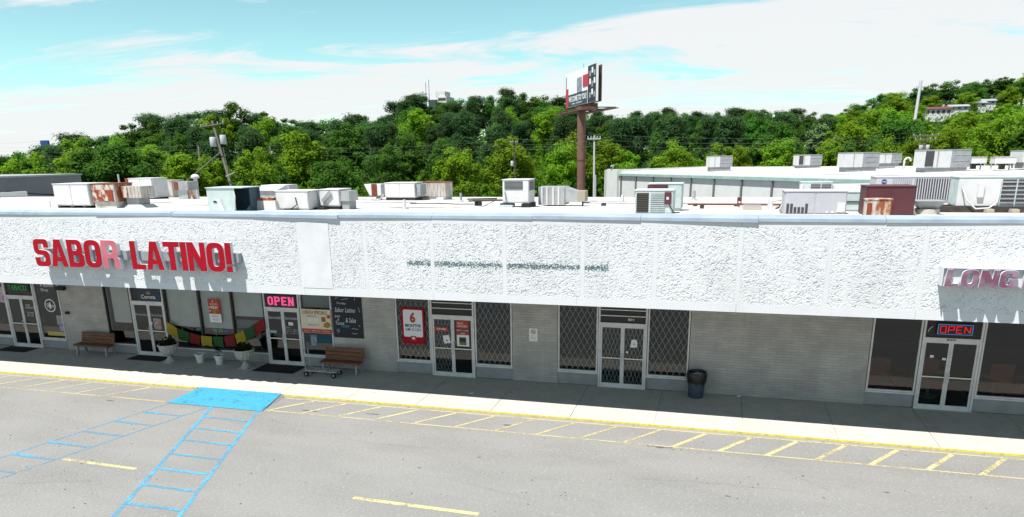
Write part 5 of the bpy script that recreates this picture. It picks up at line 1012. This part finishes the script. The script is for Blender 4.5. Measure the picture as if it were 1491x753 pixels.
for lb, x, y in [('low white fan box on legs right of the largest warehouse unit', 23.4, 48.7), ('low white fan box on legs farthest right on the warehouse roof', 25.0, 46.9)]:
    u = thing('warehouse_fan_box', lb, 'fan', (x, y, 6.0), RG); w_ = 1.0
    MB().box(x - .6, x + .95, y, y + 1.2, 6.42, 6.92).build('casing', M_hvac, u); MB().box(x - .63, x + .98, y - .03, y + 1.23, 6.921, 6.97).build('rusty_lid', M_rustl, u); MB().box(x - .05, x + .3, y + .3, y + .8, 5.95, 6.419).build('fan_throat', M_dark, u)
    for ax_, ay_ in ((-.5, .1), (.85, .1), (-.5, 1.1), (.85, 1.1)): MB().box(x + ax_ - .05, x + ax_ + .05, y + ay_ - .05, y + ay_ + .05, 5.9, 6.419).build('leg', M_hvac, u)
runit('grey unit cut off by the right edge on the warehouse roof', 26.56, 47.47, 29.0, 48.1, 6.35, 1.05, .4)
q = thing('gooseneck_vent', 'white gooseneck vent between the warehouse roof units', 'vent', (18.6, 50.5, 6.0)); MB().path([(18.4, 50.5, 5.9), (18.4, 50.5, 6.75), (18.6, 50.5, 6.95), (18.85, 50.5, 6.85), (18.9, 50.5, 6.65)], .09, 8).build('pipe', M_hvac, q); MB().box(17.7, 18.3, 50.4, 50.7, 5.9, 6.2).build('base', M_hvac, q)
# dark grey building far left
g = thing('grey_metal_building', 'dark grey metal sided building behind the roof at far left', 'building', (-79, 35, GZ))
MB().box(-96, -62, 30, 40, GZ, 6.30).build('wall', M_gbld, g); MB().box(-96.1, -61.9, 29.9, 40.1, 6.301, 6.46).build('parapet_cap', M_steel, g)
for k in range(17): MB().box(-95 + k * 2, -94.94 + k * 2, 29.96, 29.999, GZ, 6.29).build('siding_rib', M_gbld, g)
MB().path([(-66.5, 29.9, 4.6), (-65.8, 29.9, 5.3), (-64.6, 29.9, 5.55), (-63, 29.9, 5.3), (-61.5, 32, 4.9), (-61.5, 38, 4.3)], .06, 6).build('black_cable', M_dark, g)

# ================================================================== BILLBOARD, POLES, WIRES
bb = thing('billboard', 'tall single-pole billboard with angled white, black and red advertisement', 'billboard', (-12.4, 59.2, GZ))
MB().cyl((-12.2, 58.6, GZ), (-12.35, 58.9, 12.6), .46, 20).build('pole', M_bpole, bb, smooth=True); MB().cyl((-12.2, 58.6, 2.6), (-12.2, 58.6, 3.25), .56, 16).build('white_collar', M_hvac, bb)
MB().cyl((-12.28, 58.75, 7.0), (-12.28, 58.75, 7.08), .475, 20).build('weld_ring', M_rust, bb)
Lp = Vector((-15.5, 66.0, 0)); Rp = Vector((-10.25, 55.6, 0)); bd = (Rp - Lp); LB = bd.length; bd.normalize(); bn = Vector((-bd.y, bd.x, 0)); bn = bn if bn.y < 0 else -bn; bn = -bn if bn.x > 0 else bn
up = Vector((0, 0, 1)); Z0, Z1 = 12.95, 16.62; HB = Z1 - Z0
def bbox(a, b, z0, z1, o0, o1, nm, m, par=bb):
    P = [];
    for zz_ in (z0, z1):
        for s_, o_ in ((a, o0), (b, o0), (b, o1), (a, o1)): p = Lp + bd * (s_ * LB) + bn * o_; P.append((p.x, p.y, zz_))
    return MB().hexa(P).build(nm, m, par)
face = bbox(0, 1, Z0, Z1, .0, -.25, 'panel', M_paper); bbox(0.0, .97, Z0, Z1 - .1, -.62, -.75, 'rear_panel', M_bpole)
M_bbk = mat('billboard_black', (.012, .02, .03), .5); M_bbr = mat('billboard_red', (.55, .02, .05), .5); M_bbn = mat('billboard_navy', (.02, .06, .10), .5)
bbox(.0, .09, Z0, Z0 + HB * .55, .03, .004, 'red_strip', M_bbr, face); bbox(.09, .74, Z0 + .05, Z0 + HB * .36, .03, .004, 'dark_band', M_bbn, face); bbox(.76, 1.0, Z0 + .02, Z1 - .02, .03, .004, 'black_side', M_bbk, face)
bbox(.0, .03, Z0 + HB * .56, Z1 - .3, .03, .004, 'pole_print', M_grey, face); bbox(.40, .56, Z0 + HB * .37, Z0 + HB * .78, .03, .004, 'figure_print', mat('print_blue_grey', (.18, .25, .33), .6, c2=(.4, .42, .45), ns=3), face); bbox(.60, .78, Z0 + HB * .48, Z0 + HB * .80, .045, .031, 'red_blob', M_bbr, face)
for k in range(9):
    a = .79 + .066 * (k % 3) + .02; zz_ = Z0 + HB * (.12 + .29 * (k // 3) + .08 * (k % 2)); bbox(a, a + .045, zz_, zz_ + HB * .15, .045, .031, 'checker_square', M_paper if k % 2 else M_grey, face)
text_mesh('WE COME TO YOU!', (.11 * LB, .72 * LB, .50, 1.12), .034, 'lettering', M_paper, face, .03, frame=(Lp + up * Z0, bd, up, bn))
text_mesh('CALL TODAY', (.22 * LB, .58 * LB, .20, .36), .034, 'lettering', M_paper, face, .02, frame=(Lp + up * Z0, bd, up, bn))
bbox(.36, .74, Z0 - .62, Z0 - .002, -.3, -1.2, 'lower_truss_box', M_bpole); bbox(-.02, 1.03, Z0 - .74, Z0 - .66, 1.0, -.2, 'catwalk', M_bpole); bbox(-.02, 1.03, Z0 - .74, Z0 - .66, -1.3, -2.4, 'catwalk', M_bpole)
for s_ in (.1, .35, .62, .9): bbox(s_, s_ + .012, Z0 - .60, Z0 - .5, 1.3, -2.6, 'outrigger', M_bpole)
bbox(.2, .22, Z0, Z1 - .3, -.26, -.61, 'frame_post', M_grey); bbox(.5, .52, Z0, Z1 - .3, -.26, -.61, 'frame_post', M_grey); bbox(.95, .965, Z0, Z1 - .3, -.26, -.61, 'frame_post', M_dark)
bbox(.55, .552, Z1, Z1 + .55, -.2, -.23, 'antenna_rod', M_dark)
def tank(root, c, r, h):
    t = MB().lathe(c, [(r * .9, 0), (r, .05), (r, h - .08), (r * .85, h)], 16).build('transformer', M_tank, root, smooth=True); MB().cyl((c[0] + .1, c[1], c[2] + h), (c[0] + .1, c[1], c[2] + h + .28), .05, 8).build('bushing', M_dark, t)
def pole(label, base, top, r=.15, m=M_pole, arms=((.94, 1.2),), name='utility_pole', tanks=(), adir=(1, 0, 0)):
    root = thing(name, label, 'utility pole', base, 'utility poles behind the mall'); b = Vector(base); t = Vector(top); MB().cyl(b, t, r, 10, r * .72).build('shaft', m, root, smooth=True); ad = Vector(adir).normalized()
    for f, w in arms:
        p = b + (t - b) * f + Vector((0, -.18, 0)); MB().bar(p - ad * w, p + ad * w, .11, (0, 0, 1), .12).build('crossarm', m, root)
        for k in (-.9, -.45, .45, .9): q_ = p + ad * (w * k); MB().cyl(q_ + Vector((0, 0, .06)), q_ + Vector((0, 0, .26)), .05, 8).build('insulator', M_tank, root)
    for dx_, f, rr_, h in tanks: p = b + (t - b) * f; tank(root, (p.x + dx_, p.y - .1, p.z), rr_, h)
    return root
pl = pole('leaning wooden utility pole with two white transformer cans', (-44.2, 42.0, GZ), (-48.11, 43.97, 11.5), .16, arms=((.965, 1.4),), tanks=((-.62, .78, .33, .95), (.65, .80, .31, .9)), adir=(1, .1, .12))
MB().path([(-46.9, 43.1, 8.4), (-53, 44, 5.0)], .05, 6).build('guy_strut', M_wire, pl); MB().path([(-46.6, 43.2, 8.8), (-46.2, 43.0, 6.5)], .025, 5).build('down_lead', M_wire, pl); MB().bar((-46.2, 42.6, 6.0), (-44.9, 42.3, 6.4), .1, (0, 0, 1)).build('brace_arm', M_steel, pl)
pole('slim dark utility pole just left of the leaning pole', (-61.9, 58.5, GZ), (-63.3, 60.8, 9.4), .17, arms=((.68, .9),), tanks=((.45, .66, .22, .55),))
pole('grey utility pole in the trees right of the leaning pole', (-62.0, 75.3, GZ), (-63.4, 77.2, 9.5), .16, arms=((.80, .8),), tanks=((.3, .88, .18, .4),))
pole('dark utility pole with one white can left of the billboard', (-21.5, 65.0, GZ), (-22.2, 67.0, 9.4), .12, m=M_woodd, arms=((.97, .5),), tanks=((-.32, .68, .20, .62),))
p8 = pole('pale utility pole with conduit just right of the billboard pole', (-9.7, 52.3, GZ), (-10.1, 54.2, 9.5), .13, m=mat('pale_concrete', (.42, .43, .42), .8), arms=((.965, .7),)); MB().cyl((-9.55, 52.2, GZ), (-9.7, 52.9, 5.6), .08, 8).build('conduit_riser', M_steel, p8)
pole('tall pale monopole mast rising above trees on the right hill', (42.2, 160.5, GZ), (43.68, 165.0, 22.1), .42, m=mat('mast_grey', (.50, .53, .55), .6), arms=((.94, .9),), name='monopole_mast')
pole('short crossarm pole behind the largest warehouse unit', (27.9, 85.9, GZ), (28.1, 86.6, 9.5), .15, arms=((.985, 1.6), (.93, 1.3)), tanks=((.4, .80, .25, .6), (-.4, .80, .25, .6)))
def wire(label, a, b, sag, r=.0065):
    a = Vector(a); b = Vector(b); P = [a.lerp(b, k / 14) - Vector((0, 0, sag * 4 * (k / 14) * (1 - k / 14))) for k in range(15)]
    return tag(MB().path(P, r, 5).build('power_line', M_wire), label, 'power line', 'power lines behind the mall')
T = {'lean': (-48.0, 43.8, 11.3), 'p2': (-63.3, 60.6, 9.5), 'p3': (-63.4, 77.0, 9.6), 'p4': (-22.2, 66.8, 9.6), 'p5': (-10.1, 54.0, 9.6), 'p6': (28.1, 86.4, 9.8)}
def off(p, dx_, dz_): return (p[0] + dx_, p[1], p[2] + dz_)
for k, nm in enumerate(('upper', 'middle', 'lower')):
    d = -.55 * k
    wire(f'{nm} wire from the left edge to the slim dark pole', (-110, 60, 10.5 + d), off(T['p2'], 0, d), .5); wire(f'{nm} wire between the slim dark pole and the grey one', off(T['p2'], 0, d), off(T['p3'], 0, d), .3)
    wire(f'{nm} wire spanning from the grey pole to the dark one-can pole', off(T['p3'], 0, d), off(T['p4'], 0, d), .7); wire(f'{nm} wire passing behind the billboard pole', off(T['p4'], 0, d), off(T['p5'], 0, d), .3); wire(f'{nm} wire spanning from billboard to the short crossarm pole', off(T['p5'], 0, d), off(T['p6'], 0, d), .6)
wire('wire from the leaning pole down to the left edge', T['lean'], (-110, 48, 10.3), 1.0)

# ================================================================== WOODED HILLS
# ridge line: azimuth in degrees (0 = straight behind the mall), slope of the tree tops seen from the lot, distance of the ridge
TAB = [(-62, .02), (-54, .012), (-49.7, .0066), (-49.37, .0108), (-48.54, .0136), (-47.41, .0164), (-46.41, .0215), (-45.13, .0356), (-43.8, .0296), (-42.5, .0396), (-40.96, .0512), (-40.07, .0575), (-39.03, .053), (-38.11, .0609), (-36.33, .0636), (-34.96, .0661), (-33.42, .0559), (-32.05, .0486), (-30.88, .0453), (-29.9, .0502), (-27.93, .0576), (-26.74, .0484), (-25.61, .0449), (-24.68, .0665), (-23.41, .0755), (-22.39, .0796), (-20.9, .072), (-19.89, .0751), (-17.85, .0773), (-16.32, .0811), (-14.8, .0791), (-12.77, .0743), (-10.74, .0636), (-9.21, .0521), (-7.7, .0491), (-5.21, .0531), (-3.49, .054), (-1.77, .0466), (.13, .0498), (1.98, .0545), (3.37, .0521), (4.97, .0487), (6.54, .0447), (7.83, .047), (8.65, .0530), (9.87, .0615), (11.05, .0690), (12.27, .0680), (13.58, .0755), (14.53, .0765), (16.02, .0755), (17.1, .0765), (17.82, .080), (20.2, .082), (30, .08)]
ta = np.array(TAB)
DT = np.array([(-62, 170), (-40, 180), (-27, 185), (-24, 215), (-12, 225), (-9, 255), (4, 270), (8, 340), (20, 380), (30, 390)])
def ridge(a): return float(np.interp(a, DT[:, 0], DT[:, 1])), float(np.interp(a, ta[:, 0], ta[:, 1]))
sm_a = np.linspace(-62, 30, 93); sm_s = np.interp(sm_a, ta[:, 0], ta[:, 1]); sm_s = np.convolve(np.pad(sm_s, 3, 'edge'), np.ones(7) / 7, 'valid')
R0 = 96.0; TH = 13.0
def terrain(a, r):
    rr_, _ = ridge(a); s_ = float(np.interp(a, sm_a, sm_s)); zr = CAM.z + s_ * rr_ - TH
    u = min(max((r - R0) / (rr_ - R0), 0), 1.25); z0 = -.6
    if u <= 1: return z0 + (zr - z0) * u ** 1.15
    return zr - (u - 1) * 30
def P3(a, r): t = R(a); return CAM.x + r * math.sin(t), CAM.y + r * math.cos(t)
nv_a, nv_r = 70, 26; V = []; F = []
for i in range(nv_a):
    a = -62 + 92 * i / (nv_a - 1); rr_ = ridge(a)[0]
    for j in range(nv_r): r = R0 - 6 + (rr_ * 1.12 - R0 + 6) * j / (nv_r - 1); x, y = P3(a, r); V.append((x, y, terrain(a, r) - .1 + (-.6 if j == 0 else 0)))
F = [(i * nv_r + j, (i + 1) * nv_r + j, (i + 1) * nv_r + j + 1, i * nv_r + j + 1) for i in range(nv_a - 1) for j in range(nv_r - 1)]
tag(MB().add(V, F).build('hillside', M_hill), kind='structure')

def crown_mesh(seed, kind, n_clump, n_leaf, H=12.0):
    r = np.random.default_rng(seed); C_ = []
    if kind == 'pine':
        for i in range(n_clump):
            t = r.random(); z = H * (.30 + .66 * t); w = 2.9 * (1 - .60 * t) * r.random() ** .6; q = r.random() * 6.28; C_.append((w * math.cos(q), w * math.sin(q), z, .6 + .75 * r.random()))
    else:
        for i in range(n_clump):
            d = r.normal(size=3); d /= np.linalg.norm(d); f = r.random() ** .45; z = H * .58 + d[2] * H * .39 * f; w = 3.7 * (1 - .25 * max(0, d[2]))
            C_.append((d[0] * w * f, d[1] * w * f, max(z, H * .12), .6 + .95 * r.random() ** 1.5))
    C_ = np.array(C_); k = r.integers(0, len(C_), n_leaf); d = r.normal(size=(n_leaf, 3)); d /= np.linalg.norm(d, axis=1)[:, None]
    rad = C_[k, 3] * (.25 + .95 * r.random(n_leaf) ** .6); flat = np.array([1, 1, .75]) ; c = C_[k, :3] + d * rad[:, None] * flat
    nrm = d * .85 + r.normal(size=(n_leaf, 3)) * .27 + np.array([0, -.0, .6]); nrm /= np.linalg.norm(nrm, axis=1)[:, None]
    ref = r.normal(size=(n_leaf, 3)); u = np.cross(nrm, ref); u /= np.linalg.norm(u, axis=1)[:, None]; v = np.cross(nrm, u)
    s = (.16 if kind == 'pine' else .18) * (.6 + .9 * r.random(n_leaf)); a = (u * s[:, None]); b = v * (s * (.45 if kind == 'pine' else .7))[:, None]
    if kind == 'pine': a *= 1.35
    Q = np.stack([c - a, c - b * .9, c + a, c + b * .9], 1).reshape(-1, 3); F_ = np.arange(n_leaf * 4).reshape(-1, 4); return Q, F_
def trunk_mesh(seed, kind, H=12.0):
    r = random.Random(seed); mb = MB(); h = H * (.93 if kind == 'pine' else .75); b = .17 if kind == 'pine' else .2; px_, py_ = 0, 0; prev = Vector((0, 0, -.4)); pr = b
    for k in range(1, 6):
        p = Vector((r.uniform(-.12, .12) * k * .5, r.uniform(-.12, .12) * k * .5, h * k / 5)); q = b * (1 - .16 * k); mb.cyl(prev, p, pr, 7, q, False); prev = p; pr = q
    for k in range(7):
        z = h * r.uniform(.35, .92); q = r.random() * 6.28; L_ = r.uniform(1.2, 2.6) * (1 if kind != 'pine' else .75); mb.cyl((0, 0, z), (L_ * math.cos(q), L_ * math.sin(q), z + L_ * (.6 if kind != 'pine' else .15)), .06, 5, .02, False)
    return mb
NL = 9500
protos = {}
for kind, m, n, cl_, sd in (('A', M_leafA, 6, 62, 100), ('B', M_leafB, 6, 62, 200), ('pine', M_pine, 6, 58, 300), ('pale', M_pale, 1, 46, 400)):
    for i in range(n):
        Q, F_ = crown_mesh(sd + i, 'pine' if kind == 'pine' else 'broad', cl_ + 5 * (i % 3), NL, 12.0); me = np_mesh('crown', Q, F_, m)
        tm = trunk_mesh(sd + i, 'pine' if kind == 'pine' else 'broad'); tme = bpy.data.meshes.new('trunk'); tme.from_pydata(tm.v, [], tm.f); tme.materials.append(M_bark)
        protos.setdefault(kind, []).append((me, tme))
ZONE = [(-24.6, 'left of the hilltop building'), (-11.5, 'below the hilltop building'), (7.2, 'between billboard and mast'), (40, 'on the right hill')]
KN = {'A': ('broadleaf_tree', 'bright green leafy tree'), 'B': ('broadleaf_tree', 'deep green leafy tree'), 'pine': ('pine_tree', 'dark green pine'), 'pale': ('broadleaf_tree', 'pale silvery green tree')}
tr = random.Random(21); counts = {}
def tree(kind, a, r, h, row, rotw=1.0, z=None, label=None):
    x, y = P3(a, r); z = terrain(a, r) if z is None else z; zone = next(n for lim, n in ZONE if a < lim); nm, ds = KN[kind]
    lab = label or f'{ds} {row} {zone}'; o = bpy.data.objects.new(nm, None); col.objects.link(o); o.location = (x, y, z); o.rotation_euler = (0, 0, tr.random() * 6.28); s_ = h / 12; w = s_ * rotw
    o.scale = (w, w, s_); o.empty_display_size = .2; tag(o, lab, 'tree', None if label else lab); me, tme = tr.choice(protos[kind]); link_mesh('crown', me, o); link_mesh('trunk', tme, o); counts[kind] = counts.get(kind, 0) + 1
# ridge-line trees make the skyline: one about every crown width
a = -51.0
while a < 19.2:
    rr_, s_ = ridge(a); topz = CAM.z + s_ * rr_; z = terrain(a, rr_); h = min(max(topz - z, 7.5), 17.5); right = a > 7.5
    kind = tr.choice('BABA') if right else ('pine' if tr.random() < .6 else 'B'); w = tr.uniform(1.25, 1.7) if kind == 'pine' else tr.uniform(1.0, 1.3) * (1.3 if right else 1)
    tree(kind, a, rr_ - 2 + tr.uniform(-2, 2), h + tr.uniform(-1.0, .8), 'on the skyline', w)
    a += math.degrees((5.2 if not right else 6.2) * tr.uniform(.8, 1.2) / rr_)
# rows down the slope
FR = [.0, .08, .17, .28, .41, .56, .72, .84, .95]
for ri, f in enumerate(FR):
    a = -50.5 + tr.uniform(0, 2)
    while a < 19.0:
        rr_ = ridge(a)[0]; ff = f if a < 8 else f; r = R0 + 6 + (rr_ - R0 - 8) * ff + tr.uniform(-4, 4); right = a > 7.2
        if a > -9.8: r = max(r, 117 + tr.uniform(0, 3))
        if f < .15:
            bright = (-21 < a < -9.5) or (a > -9.5); kind = 'A' if (bright and tr.random() < .8) or tr.random() < .25 else 'B'; h = tr.uniform(8.0, 11.5); row = 'in the front row'
            if -9.5 < a < 8: h = tr.uniform(7.5, 9.8); kind = 'A' if tr.random() < .85 else 'B'
        elif right: kind = 'A' if tr.random() < .75 else 'B'; h = tr.uniform(9, 13.5); row = 'on the slope'
        elif a > -9.5: kind = 'pine' if tr.random() < .62 else 'B'; h = tr.uniform(11, 15.5); row = 'on the slope'
        else: kind = 'pine' if tr.random() < (.45 if f < .5 else .6) else ('B' if tr.random() < .72 else 'A'); h = tr.uniform(9.5, 14); row = 'on the slope'
        if f > .9: h = 14; kind = 'B' if tr.random() < .7 else 'pine'
        h = min(h, max(6.5, CAM.z + .92 * ridge(a)[1] * r - terrain(a, r)))
        if 12.4 < a < 18.4 and r < 306: h = min(h, max(4.0, CAM.z + (.0355 + (a - 13.4) * .0032 if a > 12.9 else .035) * r - terrain(a, r)))
        tree(kind, a, r, h, row, tr.uniform(.85, 1.15) * (1.3 if right and f > .3 else 1.0))
        a += math.degrees((8.2 if f < .15 else 9.4) * (1.45 if right and f > .3 else 1.0) * tr.uniform(.75, 1.25) / r)
tree('pale', 6.9, 150, 11.5, '', 1.1, label='pale silvery tree in front of the dark trees left of the mast')
print('TREES', counts, sum(counts.values()))
# undergrowth that closes the gaps between trunks
r = np.random.default_rng(77); n = 90000; aa = r.uniform(-52, 20, n); uu = r.random(n); Cs = np.zeros((n, 3))
rid = np.interp(aa, DT[:, 0], DT[:, 1]); sl = np.interp(aa, sm_a, sm_s); rad = R0 + (rid * 1.0 - R0) * uu; rad = np.where(aa > -10.5, np.maximum(rad, 113.5), rad); zr = CAM.z + sl * rid - TH; u_ = np.clip((rad - R0) / (rid - R0), 0, 1); zt = -.6 + (zr + .6) * u_ ** 1.15
Cs[:, 0] = CAM.x + rad * np.sin(np.radians(aa)); Cs[:, 1] = CAM.y + rad * np.cos(np.radians(aa)); Cs[:, 2] = zt + 4.5 * r.random(n) ** 1.5
nr = r.normal(size=(n, 3)) + np.array([0, -.3, .7]); nr /= np.linalg.norm(nr, axis=1)[:, None]; uu_ = np.cross(nr, r.normal(size=(n, 3))); uu_ /= np.linalg.norm(uu_, axis=1)[:, None]; vv = np.cross(nr, uu_); s_ = (.22 + .33 * r.random(n))[:, None]
Q = np.stack([Cs - uu_ * s_, Cs - vv * s_ * .6, Cs + uu_ * s_, Cs + vv * s_ * .6], 1).reshape(-1, 3)
ug = link_mesh('undergrowth', np_mesh('undergrowth', Q, np.arange(n * 4).reshape(-1, 4), M_under)); tag(ug, 'dense leafy undergrowth covering the wooded hillside', 'undergrowth', kind='stuff')

# far things on the hills
hb = thing('hilltop_building', 'blocky pale building with dark glass on the hilltop among trees', 'building', (-95, 234, 12))
MB().box(-99.5, -92.5, 233, 243, 14, 27.0).build('dark_wing', mat('far_dark_glass', (.06, .08, .10), .4), hb); MB().box(-95.6, -92.3, 232, 240, 14, 27.9).build('white_tower', M_rwall, hb); MB().box(-96.6, -93.0, 232.5, 238, 27.901, 29.6).build('penthouse', M_rwall, hb)
for zz_ in (26.6, 25.0): MB().box(-95.4, -92.5, 231.93, 231.999, zz_, zz_ + .8).build('window_band', M_slot, hb)
for x, h_ in ((-101.5, 33.2), (-100.3, 34.0)): MB().cyl((x, 236, 22), (x, 236, h_), .12, 6).build('antenna', M_grey, hb)
bs_ = thing('blue_pylon_sign', 'small blue box sign poking above the trees at far left', 'sign', (-177, 143, 0)); MB().box(-178.2, -175.6, 142.6, 143.2, 11.6, 13.4).build('sign_box', mat('sign_blue', (.01, .07, .32), .5), bs_); MB().cyl((-176.9, 142.9, 0), (-176.9, 142.9, 11.6), .2, 8).build('post', M_grey, bs_)
def house(label, x, y, w, d, z, hw, hr, wm, rm, nwin):
    h = thing('hill_house', label, 'house', (x, y, z - 2.2), 'houses on the right hill'); MB().box(x - w / 2, x + w / 2, y, y + d, z - 2.2, z + hw).build('wall', wm, h)
    MB().prism_x([(y - .5, z + hw + .001), (y + d + .5, z + hw + .001), (y + d / 2, z + hw + hr)], x - w / 2 - .4, x + w / 2 + .4).build('roof', rm, h)
    for k in range(nwin):
        xx = x - w / 2 + w * (k + .5) / nwin; MB().box(xx - .45, xx + .45, y - .06, y - .001, z + hw * .25, z + hw * .75).build('window', M_slot, h)
M_rfm = mat('maroon_shingle', (.16, .05, .045), .8); M_rfg = mat('grey_shingle', (.34, .35, .37), .8)
sc = 1.0
hillhouse = []
for lb, a, el, rd, w, hw, rm, nwn in [('white apartment house with maroon roof on the right hill', 13.45, .0370, 300, 8.0, 2.0, M_rfm, 5), ('pale house with grey roof just right of the maroon roof', 14.6, .0418, 312, 6, 1.1, M_rfg, 3), ('long pale house with grey roof, middle of the hill row', 15.5, .0447, 318, 6.5, 1.1, M_rfg, 3), ('small pale house next to the right end of the hill row', 16.2, .0468, 322, 4.2, 1.0, M_rfg, 2), ('pale house with grey roof at the right end of the hill row', 17.2, .0492, 326, 5.5, 1.0, M_rfg, 3), ('low white building half hidden in trees left of the mast', 9.55, .0155, 190, 5.5, .7, M_rfg, 4)]:
    x, y = P3(a, rd); house(lb, x, y, w, 5, CAM.z + el * rd, hw, .75, M_rwall, rm, nwn)
print('OBJECTS', len(bpy.data.objects))
